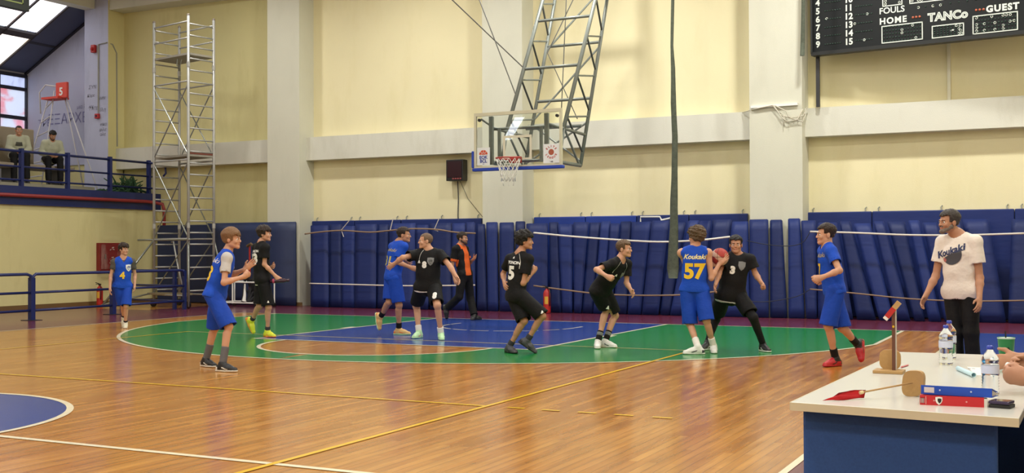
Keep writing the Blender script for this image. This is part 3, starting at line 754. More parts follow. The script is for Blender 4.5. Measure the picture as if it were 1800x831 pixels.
# mast
def LFy(z): return 13.78 + (z - 4.09)*.585
def LBy(z): return 14.37 + (z - 3.1)*.41
ZT = 9.25
for sx in (-.6, .6):
    x = XB + sx
    MB().tube([(x, LFy(3.66), 3.66), (x, LFy(ZT), ZT)], .04, 10).build('front_chord', GREYST, t, smooth=True)
    MB().tube([(x, LBy(3.02), 3.02), (x, LBy(ZT), ZT)], .036, 10).build('rear_chord', GREYST, t, smooth=True)
    MB().tube([(x, LFy(3.66), 3.66), (x, 13.3, 3.02)], .036, 8).build('lower_strut', GREYST, t, smooth=True)
    MB().tube([(x, 12.9, 3.02), (x, LBy(3.02), 3.02)], .036, 8).build('lower_arm', GREYST, t, smooth=True)
    MB().tube([(x, 12.9, 3.68), (x, LBy(3.64), 3.64)], .03, 8).build('upper_arm', GREYST, t, smooth=True)
    MB().tube([(x, 13.6, 3.64), (x, 14.25, 3.05)], .022, 6).build('web_bar', GREYST, t)
    MB().tube([(x, 13.55, 3.6), (x, 13.35, 3.05)], .022, 6).build('web_bar', GREYST, t)
    zs = [3.9, 4.75, 5.6, 6.45, 7.3, 8.15, 9.0]
    for z in zs:
        MB().tube([(x, LFy(z), z), (x, LBy(z + .12), z + .12)], .018, 6).build('web_bar', GREYST, t)
        MB().tube([(x, LFy(z + .02), z + .02), (x, LBy(z - .62), z - .62)], .02, 6).build('web_bar', M('dark_web_paint', S(70, 74, 72), rough=.5), t)
    MB().bar((XB + sx*.95, 12.84, 2.98), (XB + sx*.95, 12.84, 3.88), .075, .06).build('board_upright', GREYST, t)
    MB().bar((XB + sx*.72, 12.9, 3.0), (XB + sx*.72, 12.9, 3.66), .05, .05).build('board_post', GREYST, t)
for z in (4.98, 6.05, 7.3, 8.5): MB().tube([(XB-.6, LFy(z), z), (XB+.6, LFy(z), z)], .03, 8).build('cross_bar', GREYST, t, smooth=True)
for z in (4.4, 5.6, 7.0): MB().tube([(XB-.6, LBy(z), z), (XB+.6, LBy(z), z)], .03, 8).build('cross_bar', GREYST, t, smooth=True)
for z in (3.04, 3.66): MB().tube([(XB-.6, 13.0, z), (XB+.6, 13.0, z)], .026, 8).build('cross_bar', GREYST, t, smooth=True)
MB().tube([(XB-.6, 14.4, 3.8), (XB+.6, 14.4, 3.8)], .03, 8).build('cross_bar', GREYST, t)
for a1, b1 in (((-.6, 4.0), (.6, 5.5)), ((-.6, 5.5), (.6, 7.0)), ((.6, 3.1), (-.6, 3.9)), ((-.6, 3.1), (.6, 3.9))):
    MB().tube([(XB+a1[0], LBy(a1[1]), a1[1]), (XB+b1[0], LBy(b1[1]), b1[1])], .02, 6).build('diagonal_brace', GREYST, t)
for sx, sz in ((-.8, 3.82), (.8, 3.82)): MB().lathe((XB+sx, YB-.012, sz), [(.001, 0), (.028, 0), (.03, .05), (.001, .05)], 12, (0, 1, 0)).build('bolt', BLACKP, t)
MB().tube([(XB-.78, 12.84, 3.84), (XB-.72, 13.3, 3.7)], .02, 6).build('corner_stay', GREYST, t)
CABLE = M('steel_cable', S(96, 96, 92), rough=.5, metal=.5)
MB().tube([(XB-.6, LFy(5.0), 5.0), (-4.7, 12.9, 9.2)], .012, 6).build('cable', CABLE, t)
MB().tube([(XB-.6, LFy(4.4), 4.4), (-2.45, 13.6, 9.2)], .012, 6).build('cable', CABLE, t)
MB().tube([(XB-.05, 14.9, 4.2), (XB-.1, 15.6, 9.2)], .011, 6).build('cable', CABLE, t)
MB().tube([(XB+.3, 14.9, 4.0), (XB-.4, 15.0, 5.4), (XB+.6, LBy(9), 9.0)], .011, 6).build('cable', CABLE, t)

# ---- shot clock box on the wall
t = thing('shot_clock', 'small black clock box on the wall left of the backboard', 'clock', (-3.9, 17.5, 3.0))
MB().box((-4.16, 17.34, 3.02), (-3.7, 17.56, 3.52)).build('case', BLACKP, t, bevel=.012)
MB().box((-4.12, 17.33, 3.1), (-3.74, 17.342, 3.48)).build('screen', M('dark_red_screen', S(44, 18, 24), rough=.15), t)
mb = MB()
for k in range(4): mb.box((-3.98 + k*.065, 17.325, 3.055), (-3.94 + k*.065, 17.34, 3.085))
mb.build('indicator', M('pale_red_mark', S(150, 70, 70)), t)
MB().tube([(-3.97, 17.56, 3.02), (-3.96, 17.58, 2.6), (-3.97, 17.57, 2.2), (-3.95, 17.57, 1.9)], .012, 6).build('cable', CORDK, t)
MB().tube([(-3.9, 17.56, 3.02), (-3.7, 17.58, 2.6), (-3.3, 17.58, 2.15)], .005, 5).build('cable', CORDK, t)

# ---- cable run on the pillar, alarms, conduit
t = thing('cable_bracket', 'white conduit stub with tangled cables on the grey pillar', 'cable', (3.7, 16.97, 4.2))
MB().bar((3.25, 16.97, 4.29), (4.2, 16.97, 4.3), .05, .05).build('conduit', WHITEP, t)
CBW = M('pale_cable', S(196, 190, 172), rough=.7)
for pts in ([(3.0,17.25,4.22),(3.3,16.95,4.24),(3.7,16.94,4.3),(3.85,16.94,4.1),(4.05,16.94,4.02),(4.3,16.97,4.05),(4.35,17.2,4.25)],[(3.72,16.94,4.3),(3.9,16.93,4.02),(4.0,16.93,3.95),(4.2,16.94,3.98),(4.3,17.0,4.2)],[(3.75,16.94,4.29),(3.98,16.93,4.16),(4.02,16.93,4.05),(4.12,16.93,3.99)],[(3.93,16.94,4.1),(3.93,16.94,3.86)],[(4.12,16.94,4.0),(4.3,16.95,3.93),(4.32,17.1,4.1)]):
    MB().tube(pts, .011, 6).build('cable', CBW, t, smooth=True)
t = thing('fire_siren', 'small red siren high on the white corner pillar', 'alarm', (-15.2, 16.95, 7.0))
MB().box((-15.27, 16.9, 6.9), (-15.13, 17.0, 7.12)).build('body', REDP, t, bevel=.02)
MB().lathe((-15.2, 16.9, 7.0), [(.05, 0), (.05, -.03), (.02, -.05)], 12, (0, 1, 0)).build('horn', REDP, t)
t = thing('alarm_button', 'small red call button box low on the white corner pillar', 'alarm', (-15.07, 16.97, 5.13))
MB().box((-15.14, 16.92, 5.06), (-15.0, 17.0, 5.2)).build('case', REDP, t, bevel=.015)
MB().lathe((-15.07, 16.92, 5.13), [(.03, 0), (.03, -.012)], 12, (0, 1, 0)).build('button', BLACKP, t)
mb = MB().tube([(-15.05, 16.98, 5.22), (-15.05, 16.98, 7.12), (-14.74, 16.98, 7.15), (-14.69, 17.15, 7.12), (-14.69, 17.3, 6.9), (-14.69, 17.32, 4.3)], .02, 6)
tag(mb.build('conduit', M('grey_conduit', S(150, 150, 140))), 'thin grey conduit climbing the corner pillar to the siren', 'conduit')

# ---- graffiti (flat writing on the walls)
INK = M('faded_ink', S(126, 126, 168), rough=.8); INK2 = M('grey_ink', S(112, 112, 130), rough=.8)
gal = bpy.data.objects['wall_gallery_end']
text_on('ΕΞΑΡΧΕΙΑ', .42, (-16.6, 17.495, 5.2), EX, EZ, INK, gal, name='graffiti')
text_on('ΤΡΕ', .28, (-17.75, 17.495, 5.12), EX, EZ, INK, gal, name='graffiti')
text_on('μια ζωη', .16, (-16.15, 17.495, 5.52), EX, EZ, INK, gal, name='graffiti')
p5 = bpy.data.objects['pillar_5']
for s_, zq, sz, xq in (('ΣΥΝ', 5.95, .14, -15.3), ('Κορε', 5.72, .12, -15.35), ('ΑΜΝ', 5.62, .12, -14.95), ('ΑΕΚ', 5.4, .1, -15.35), ('ΓΑΤΕ', 5.35, .13, -15.25), ('Ιλη', 5.3, .15, -14.9), ('νικα', 4.9, .13, -14.88), ('φίλε', 4.75, .13, -14.9), ('ολε', 4.62, .13, -14.9)):
    text_on(s_, sz, (xq, 16.997, zq), EX, EZ, INK2, p5, name='graffiti', shear=.2)

# ---- gallery furniture: umpire stand, bench, hanging board
t = thing('umpire_stand', 'white ladder umpire stand with a red pad on the gallery', 'umpire chair', (-16.4, 16.7, 2.95))
Wt = M('worn_white_tube', S(206, 204, 206), rough=.5)
for p, q in (((-17.84, 16.75, 3.1), (-16.86, 16.85, 5.7)), ((-16.86, 16.6, 3.1), (-16.5, 16.75, 5.9)), ((-14.8, 16.75, 3.0), (-16.14, 16.85, 5.7)), ((-15.9, 17.3, 2.95), (-16.3, 16.95, 5.7))):
    MB().tube([p, q], .018, 8).build('leg', Wt, t, smooth=True)
for s_ in (.15, .3, .45, .6, .75, .9):
    a1 = Vector((-17.84, 16.75, 3.1)).lerp(Vector((-16.86, 16.85, 5.7)), s_); b1 = Vector((-16.86, 16.6, 3.1)).lerp(Vector((-16.5, 16.75, 5.9)), s_)
    MB().tube([a1, b1], .02, 6).build('step', Wt, t)
MB().tube([(-17.1, 16.8, 5.3), (-17.15, 16.8, 5.9), (-16.9, 16.8, 6.1), (-16.3, 16.85, 6.0)], .02, 8).build('hand_rail', Wt, t, smooth=True)
o = MB().box((-16.42, 16.72, 5.68), (-15.98, 16.8, 6.12)).build('back_pad', M('orange_red_pad', S(214, 74, 58), rough=.6), t, bevel=.02)
text_on('5', .3, (-16.2, 16.715, 5.85), EX, EZ, WHI, o, name='number', bold=.01)
MB().box((-16.85, 16.6, 5.66), (-16.2, 17.0, 5.72)).build('seat', M('orange_red_pad', S(214, 74, 58)), t)
t = thing('gallery_bench', 'beige backed bench on the gallery behind the two spectators', 'bench', (-15.6, 13.5, 2.95))
BEI = M('beige_bench_vinyl', S(150, 138, 120), rough=.7)
MB().box((-15.35, 10.0, 3.5), (-14.7, 15.85, 3.62)).build('seat', BEI, t, bevel=.02)
MB().box((-15.75, 10.0, 3.62), (-15.55, 15.25, 4.62)).build('backrest', BEI, t, bevel=.03)
for y in (10.4, 12.2, 14.0, 15.4): MB().box((-15.2, y - .06, 3.1), (-14.7, y + .06, 3.5)).build('leg', M('grey_bench_steel', S(110, 108, 104)), t)
t = thing('hanging_board', 'dark board with a pale green line hanging at the top left corner', 'board', (-12.8, 11.5, 7.3))
MB().box((-12.95, 10.0, 7.02), (-12.8, 12.76, 8.3)).build('panel', M('dark_green_board', S(26, 38, 34), rough=.5), t, bevel=.01)
mb = MB()
for z in (7.16,): mb.box((-12.8, 10.2, z), (-12.79, 12.58, z + .03))
mb.box((-12.8, 12.55, 7.16), (-12.79, 12.58, 8.1)); mb.build('border_line', M('pale_green_line', S(170, 190, 120)), t)
for y in (10.5, 12.3): MB().tube([(-12.87, y, 8.3), (-12.87, y, 9.3)], .02, 6).build('hanger', STEEL, t)

# ---- scoreboard
ANG = math.radians(8.2)
SX = Vector((math.cos(ANG), -math.sin(ANG), 0)); SN = Vector((-math.sin(ANG), -math.cos(ANG), 0)); SB = Vector((4.5, 17.0, 5.28))
def sp(x, z, out=0.0): return SB + SX*x + EZ*z + SN*out
t = thing('scoreboard', 'black electric scoreboard angled on the upper right wall', 'scoreboard', SB)
SBK = M('scoreboard_black', S(13, 18, 20), rough=.55, var=.2, scale=2, spec=.3)
mb = MB(); mb.obox(sp(2.35, 1.3, -.09), SX*2.35, EZ*1.3, SN*.09); mb.build('panel', SBK, t)
mb = MB(); mb.obox(sp(2.35, .0, -.06), SX*2.37, EZ*.035, SN*.1); mb.obox(sp(-.01, 1.3, -.06), SX*.02, EZ*1.3, SN*.1); mb.build('frame', M('dark_frame', S(18, 22, 22), rough=.5), t)
SW = M('score_lettering', S(212, 218, 208), rough=.5)
SXt = SX
for k, s_ in enumerate(('3', '4', '5', '6', '7', '8', '9')): text_on(s_, .17, sp(.11, 1.01 + .166*(1 - k), .004), SX, EZ, SW, t, name='player_number', bold=.006)
for k, s_ in enumerate(('10', '11', '12', '13', '14', '15')): text_on(s_, .17, sp(.73, 1.0 - .166*k, .004), SX, EZ, SW, t, name='player_number', bold=.006)
text_on('FOULS', .165, sp(1.57, .69, .004), SX, EZ, SW, t, bold=.003)
text_on('HOME', .165, sp(1.59, .49, .004), SX, EZ, SW, t, bold=.006, spacing=1.2)
text_on('GUEST', .165, sp(3.56, .49, .004), SX, EZ, SW, t, bold=.008, spacing=1.2)
text_on('TANCo', .21, sp(2.6, .455, .004), SX, EZ, SW, t, bold=.012, spacing=1.05)
text_on('TANCo', .21, sp(2.6, .455, .007), SX, EZ, M('letter_core', S(70, 84, 80)), t, bold=-.006, spacing=1.05)
def frame_box(x0, x1, z0, z1, wd=.018):
    mb = MB()
    for a0, b0, c0, d0 in ((x0, x1, z0, z0+wd), (x0, x1, z1-wd, z1), (x0, x0+wd, z0, z1), (x1-wd, x1, z0, z1)):
        mb.obox(sp((a0+b0)/2, (c0+d0)/2, .004), SX*((b0-a0)/2), EZ*((d0-c0)/2), SN*.004)
    mb.build('digit_border', SW, t)
for q in ((1.37,2.145,.065,.405),(2.31,2.89,.06,.30),(3.04,3.82,.055,.40),(1.39,1.77,.775,1.3),(1.9,3.3,.765,1.3)): frame_box(*q)
def bulbs(pts, r, mat, name):
    mb = MB()
    for x, z in pts: mb.lathe(sp(x, z, 0), [(r, 0), (r*.9, .012), (r*.3, .016)], 8, SN)
    o = mb.build(name, mat, t, smooth=True); o['kind'] = 'stuff'
def sbp(a, b):     # crop coordinates measured on the photo, mapped to board metres
    u, v = 1400 + a/4.5, b/4.5
    d = _f*1982.3 + _r2*(u - 900) - _u2*(v - 415.5)
    cpos = Vector((9.145, -5.891, 1.3895)); s = (SB - cpos).dot(SN)/d.dot(SN); P = cpos + d*s - SB
    return P.dot(SX), P.z
lit = [(920,200),(835,235),(835,260),(945,297),(1265,202),(1295,202),(1285,228),(1300,240),(1285,265),(1305,262),(1425,143),(1545,130),(1635,120),(1662,118),(1692,115),(1570,180),(1487,188),(1425,195),(1690,168),(1722,163),(1635,200),(1425,222),(1425,247),(1487,240),(1570,232),(1635,227),(965,60),(1080,47),(1140,40),(240,148),(560,110),(462,188),(537,315),(705,10),(705,33),(815,18),(915,8),(965,3),(990,2)]
mb = MB()
for q in lit:
    x, z = sbp(*q)
    mb.tube([sp(x + .02*math.cos(k*PI/5), z + .02*math.sin(k*PI/5), .006) for k in range(11)], .006, 5, caps=False)
o = mb.build('bulb_ring', SW, t); o['kind'] = 'stuff'
dim = []
for k in range(7):
    for i in range(7): dim.append((.26 + .05*i, 1.01 + .166*(1-k) - .01)); dim.append((.88 + .05*i, 1.0 - .166*k + .01))
for x0, x1, z0, z1 in ((1.42,2.1,.1,.37),(2.36,2.84,.1,.27),(3.09,3.78,.1,.37)):
    nx = int((x1-x0)/.055)
    for i in range(nx + 1):
        for j in range(5): dim.append((x0 + (x1-x0)*i/nx, z0 + (z1-z0)*j/4))
for i in range(9): dim.append((2.05 + i*.15, .68 + .002*i))
bulbs(dim, .014, M('unlit_bulb', S(40, 66, 54), rough=.3), 'unlit_bulbs')
bulbs([sbp(a_, b_) for a_, b_ in ((922,138),(948,135),(975,132),(1422,80),(1450,77),(1480,74))], .024, M('orange_bulb', S(176, 92, 64), rough=.3), 'orange_bulbs')
mb = MB(); x, z = sbp(1233, 238); mb.obox(sp(x, z, .006), SX*.035, EZ*.012, SN*.003); mb.build('dash_mark', SW, t)
o = MB().bar((4.56, 17.2, 4.24), (4.56, 17.2, 5.3), .07, .07).build('support_post', M('dark_post_paint', S(44, 44, 46), rough=.5), t)
MB().bar((4.56, 17.2, 5.3), (4.6, 17.05, 7.8), .07, .07).build('support_post', M('dark_post_paint', S(44, 44, 46)), t)
tag(MB().bar((7.0, 17.57, 4.24), (7.0, 17.57, 6.3), .06, .05).build('cable_duct', M('white_duct', S(226, 222, 200))), 'white vertical cable duct on the wall below the scoreboard', 'cable duct')
# ================================================================== PEOPLE
# bodies and clothes are grown as smooth implicit surfaces around a posed skeleton (metres, world space)
def V3(p): return np.array(p, dtype=np.float64)
def nrm(v): return v / (np.linalg.norm(v) + 1e-9)
def orth(v, a): return nrm(v - a*(v @ a))
class Field:
    def __init__(s, lo, hi, h):
        s.h = h; s.lo = V3(lo)
        n = np.ceil((V3(hi) - s.lo)/h).astype(int) + 2
        s.ax = [(s.lo[i] + h*np.arange(n[i])).astype(np.float32) for i in range(3)]
        s.d = np.full(tuple(n), 0.2, np.float32)
    def block(s, lo, hi, pad):
        sl = []
        for i in range(3):
            a_ = max(0, int((lo[i] - pad - s.lo[i])/s.h)); b_ = min(len(s.ax[i]), int((hi[i] + pad - s.lo[i])/s.h) + 2)
            if b_ <= a_ + 1: return None
            sl.append(slice(a_, b_))
        return tuple(sl)
    def pts(s, sl):
        return s.ax[0][sl[0]][:, None, None], s.ax[1][sl[1]][None, :, None], s.ax[2][sl[2]][None, None, :]
    def put(s, sl, e, k):
        d = s.d[sl]
        if k > 0:
            h = np.clip(0.5 + 0.5*(d - e)/k, 0, 1)
            s.d[sl] = d + (e - d)*h - k*h*(1 - h)
        else: s.d[sl] = np.minimum(d, e)
    def ev_cone(s, sl, a, b, ra, rb, flat=None, fs=1.0):
        X, Y, Z = s.pts(sl)
        a = V3(a); b = V3(b); ba = b - a; L2 = max(ba @ ba, 1e-9)
        px, py, pz = X - a[0], Y - a[1], Z - a[2]
        t = np.clip((px*ba[0] + py*ba[1] + pz*ba[2])/L2, 0, 1)
        qx, qy, qz = px - t*ba[0], py - t*ba[1], pz - t*ba[2]
        q2 = qx*qx + qy*qy + qz*qz
        if flat is not None:
            qn = qx*flat[0] + qy*flat[1] + qz*flat[2]
            q2 = q2 + qn*qn*(1/(fs*fs) - 1)
            return (np.sqrt(q2) - (ra + (rb - ra)*t))*(0.5 + 0.5*fs)
        return np.sqrt(q2) - (ra + (rb - ra)*t)
    def cone(s, a, b, ra, rb, k=0.02, flat=None, fs=1.0, cuts=(), hollow=None):
        a = V3(a); b = V3(b); R_ = max(ra, rb)
        sl = s.block(np.minimum(a, b) - R_, np.maximum(a, b) + R_, max(k, .012)*1.5 + s.h)
        if sl is None: return
        e = s.ev_cone(sl, a, b, ra, rb, flat, fs)
        if cuts:
            X, Y, Z = s.pts(sl)
            for p, n in cuts: e = np.maximum(e, (X - p[0])*n[0] + (Y - p[1])*n[1] + (Z - p[2])*n[2])
        if hollow: e = np.maximum(e, -s.ev_cone(sl, *hollow))
        s.put(sl, e.astype(np.float32), k)
    def sub_cone(s, a, b, ra, rb, k=0.0):
        a = V3(a); b = V3(b); R_ = max(ra, rb)
        sl = s.block(np.minimum(a, b) - R_, np.maximum(a, b) + R_, .02)
        if sl is None: return
        e = -s.ev_cone(sl, a, b, ra, rb)
        if k > 0:
            d = s.d[sl]; h = np.clip(0.5 - 0.5*(d - e)/k, 0, 1); s.d[sl] = d + (e - d)*h + k*h*(1 - h)
        else: s.d[sl] = np.maximum(s.d[sl], e)
    def ball(s, c, r, axes=None, k=0.02):     # ellipsoid: r = three radii along axes
        c = V3(c); R_ = max(r)
        sl = s.block(c - R_, c + R_, k*1.5 + s.h)
        if sl is None: return
        s.put(sl, s.ev_ball(sl, c, r, axes), k)
    def ev_ball(s, sl, c, r, axes):
        X, Y, Z = s.pts(sl); A = axes if axes is not None else np.eye(3)
        k0 = 0; k1 = 0
        for i in range(3):
            u = (X - c[0])*A[i][0] + (Y - c[1])*A[i][1] + (Z - c[2])*A[i][2]
            k0 = k0 + (u/r[i])**2; k1 = k1 + (u/r[i]**2)**2
        k0 = np.sqrt(k0)
        return (k0*(k0 - 1)/(np.sqrt(k1) + 1e-6)).astype(np.float32)
    def sub_ball(s, c, r, axes=None, k=0.006):
        c = V3(c); R_ = max(r); sl = s.block(c - R_, c + R_, .03)
        if sl is None: return
        e = -s.ev_ball(sl, c, r, axes); d = s.d[sl]
        h = np.clip(0.5 - 0.5*(d - e)/k, 0, 1); s.d[sl] = d + (e - d)*h + k*h*(1 - h)
    def cut(s, p, n):
        X, Y, Z = s.pts((slice(None),)*3)
        s.d = np.maximum(s.d, (X - p[0])*n[0] + (Y - p[1])*n[1] + (Z - p[2])*n[2])
    def wrinkle(s, amp, freq, seed, zs=0.45):
        X, Y, Z = s.pts((slice(None),)*3)
        r_ = np.random.default_rng(seed); o = 0
        for i in range(4):
            v = r_.normal(size=3); v = v/np.linalg.norm(v)*freq*(0.7 + .5*i); v[2] *= zs; p = r_.uniform(0, 6.28)
            o = o + np.sin(X*np.float32(v[0]) + Y*np.float32(v[1]) + Z*np.float32(v[2]) + np.float32(p) + 1.3*np.sin(Z*np.float32(freq*.55) + np.float32(p*2)))/(1 + .6*i)
        s.d = s.d + (o*amp*.5).astype(np.float32)
    def mesh(s):
        d = s.d; d[0] = d[-1] = 1; d[:, 0] = d[:, -1] = 1; d[:, :, 0] = d[:, :, -1] = 1
        ins = d < 0
        n = np.array(d.shape)
        c = np.zeros(tuple(n - 1), np.uint8)
        for i in (0, 1):
            for j in (0, 1):
                for k in (0, 1): c += ins[i:n[0]-1+i, j:n[1]-1+j, k:n[2]-1+k]
        act = np.argwhere((c > 0) & (c < 8))
        if not len(act): return np.zeros((0, 3)), np.zeros((0, 4), int)
        idx = np.full(tuple(n - 1), -1, np.int32); idx[act[:, 0], act[:, 1], act[:, 2]] = np.arange(len(act))
        P = np.zeros((len(act), 3)); W = np.zeros(len(act))
        for ax in range(3):
            o1, o2 = [q for q in range(3) if q != ax]
            for a_ in (0, 1):
                for b_ in (0, 1):
                    off = np.zeros(3, int); off[o1] = a_; off[o2] = b_
                    i0 = act + off; i1 = i0.copy(); i1[:, ax] += 1
                    d0 = d[i0[:, 0], i0[:, 1], i0[:, 2]]; d1 = d[i1[:, 0], i1[:, 1], i1[:, 2]]
                    m = (d0 < 0) != (d1 < 0)
                    t = np.where(m, d0/np.where(m, d0 - d1, 1), 0)
                    q = off[None, :] + np.zeros((len(act), 3)); q[:, ax] += t
                    P += q*m[:, None]; W += m
        P = (act + P/W[:, None])*s.h + s.lo
        F = []
        for ax in range(3):
            o1, o2 = [(1, 2), (2, 0), (0, 1)][ax]
            sl0 = [slice(None)]*3; sl1 = [slice(None)]*3
            sl0[ax] = slice(0, -1); sl1[ax] = slice(1, None)
            a0 = ins[tuple(sl0)]; a1 = ins[tuple(sl1)]
            ed = np.argwhere(a0 != a1)
            flip = a1[ed[:, 0], ed[:, 1], ed[:, 2]]
            ok = (ed[:, o1] > 0) & (ed[:, o2] > 0); ed = ed[ok]; flip = flip[ok]
            q = []
            for da, db in ((0, 0), (-1, 0), (-1, -1), (0, -1)):
                e = ed.copy(); e[:, o1] += da; e[:, o2] += db
                q.append(idx[e[:, 0], e[:, 1], e[:, 2]])
            q = np.stack(q, 1); q[flip] = q[flip][:, ::-1]
            F.append(q)
        return P, np.concatenate(F)
def mesh_obj(name, P, F, mats, parent, mi=None, loc=None):
    me = bpy.data.meshes.new(name)
    off = np.array(origin(parent)) if parent else np.zeros(3)
    me.vertices.add(len(P)); me.vertices.foreach_set('co', (P - off).astype(np.float32).ravel())
    me.loops.add(4*len(F)); me.loops.foreach_set('vertex_index', F.astype(np.int32).ravel())
    me.polygons.add(len(F)); me.polygons.foreach_set('loop_start', np.arange(len(F), dtype=np.int32)*4)
    for m in mats: me.materials.append(m)
    if mi is not None: me.polygons.foreach_set('material_index', mi.astype(np.int32))
    me.polygons.foreach_set('use_smooth', np.ones(len(F), bool))
    me.update(calc_edges=True); me.validate()
    o = bpy.data.objects.new(name, me); COL.objects.link(o)
    if parent: o.parent = parent
    return o
ZUP = np.array([0, 0, 1.0])
def skin_mat(name, col): 
    m = M(name, col, rough=.5, var=.07, scale=9, spec=.35)
    m.node_tree.nodes['Principled BSDF'].inputs['Subsurface Weight'].default_value = 0.05
    m.node_tree.nodes['Principled BSDF'].inputs['Subsurface Radius'].default_value = (.02, .008, .005)
    return m
SKIN_P = skin_mat('fair_skin', S(198, 150, 122)); SKIN_T = skin_mat('tan_skin', S(182, 134, 106))
LIPS = M('lip_colour', S(176, 116, 98), rough=.45); EYEW = M('eye_white', S(226, 222, 214), rough=.25); IRIS = M('dark_iris', S(40, 28, 22), rough=.2)
def cloth(name, col, **k): return M(name, col, rough=k.pop('rough', .75), var=.08, scale=5, bump=.3, bscale=26, spec=.25, **k)
C_BLUE = cloth('blue_jersey_cloth', S(22, 74, 188), rough=.7); C_BLUED = cloth('blue_shorts_cloth', S(20, 66, 172), rough=.7); C_BLACK = cloth('black_jersey_cloth', S(17, 17, 19)); C_BLACKS = cloth('black_shorts_cloth', S(14, 14, 16))
C_GREYT = cloth('light_grey_cotton', S(190, 188, 186)); C_DGREY = cloth('dark_grey_cotton', S(84, 80, 76)); C_WHITE = cloth('white_cotton', S(232, 224, 214)); C_ORANGE = cloth('orange_cloth', S(214, 96, 40)); C_OLIVE = cloth('pale_olive_fleece', S(176, 178, 156))
C_TROUS = cloth('black_denim', S(20, 20, 22)); C_CYAN = cloth('cyan_sleeve_cloth', S(40, 140, 200))
HANDPOSE = {'relaxed': (.28, .4, .3), 'fist': (1.25, 1.5, .9), 'open': (.04, .08, .05), 'point': (1.0, 1.2, .7), 'ball': (.12, .25, .2), 'grip': (.8, 1.0, .6)}
def add_hand(F, w, hv, thumb, nrmal, pose, s):
    # w wrist, hv along the hand, thumb = thumb side, nrmal = palm side
    c1, c2, c3 = HANDPOSE[pose]
    F.cone(w - hv*.02*s, w + hv*.035*s, .027*s, .034*s, k=.02, flat=nrmal, fs=.7)
    F.cone(w + hv*.03*s, w + hv*.075*s, .036*s, .037*s, k=.015, flat=nrmal, fs=.42)
    for i in range(4):
        L = (.074, .082, .077, .06)[i]*s
        base = w + hv*(.086 - .004*abs(i - 1))*s + thumb*(.030 - .0195*i)*s
        fan = (.10, .02, -.06, -.15)[i]*(1.0 if pose in ('open', 'ball', 'relaxed') else .3)
        d = nrm(hv*math.cos(fan) + thumb*math.sin(fan)); p = base; ang = 0
        cc = (c1, c2, c3) if not (pose == 'point' and i == 0) else (.05, .08, .05)
        r = (.0095, .0098, .0093, .0083)[i]*s
        for j, (ll, cu) in enumerate(((.48, cc[0]), (.3, cc[1]), (.24, cc[2]))):
            ang += cu
            dd = d*math.cos(ang) + nrmal*math.sin(ang)
            q = p + dd*L*ll
            F.cone(p, q, r*(1 - .1*j), r*(.92 - .1*j), k=.005); p = q
    b = w + hv*.028*s + thumb*.026*s + nrmal*.006*s
    spread = .35 if pose in ('fist', 'point', 'grip') else .75
    d = nrm(hv*.75 + thumb*spread + nrmal*.25)
    m_ = b + d*.045*s; F.cone(b, m_, .0145*s, .011*s, k=.012)
    d2 = nrm(hv*.9 + thumb*(spread - .45) + nrmal*(.5 if pose in ('fist', 'grip', 'point') else .15))
    F.cone(m_, m_ + d2*.033*s, .011*s, .0085*s, k=.006)
def head_axes(P):
    fh = V3(P['fh']); pit = P.get('pitch', 0)
    f = nrm(fh*math.cos(pit) + ZUP*math.sin(pit)); r = nrm(np.cross(f, ZUP)); u = np.cross(r, f)
    ti = P.get('tilt', 0); u, r = u*math.cos(ti) + r*math.sin(ti), r*math.cos(ti) - u*math.sin(ti)
    return r, f, u          # right of the face, forward, up
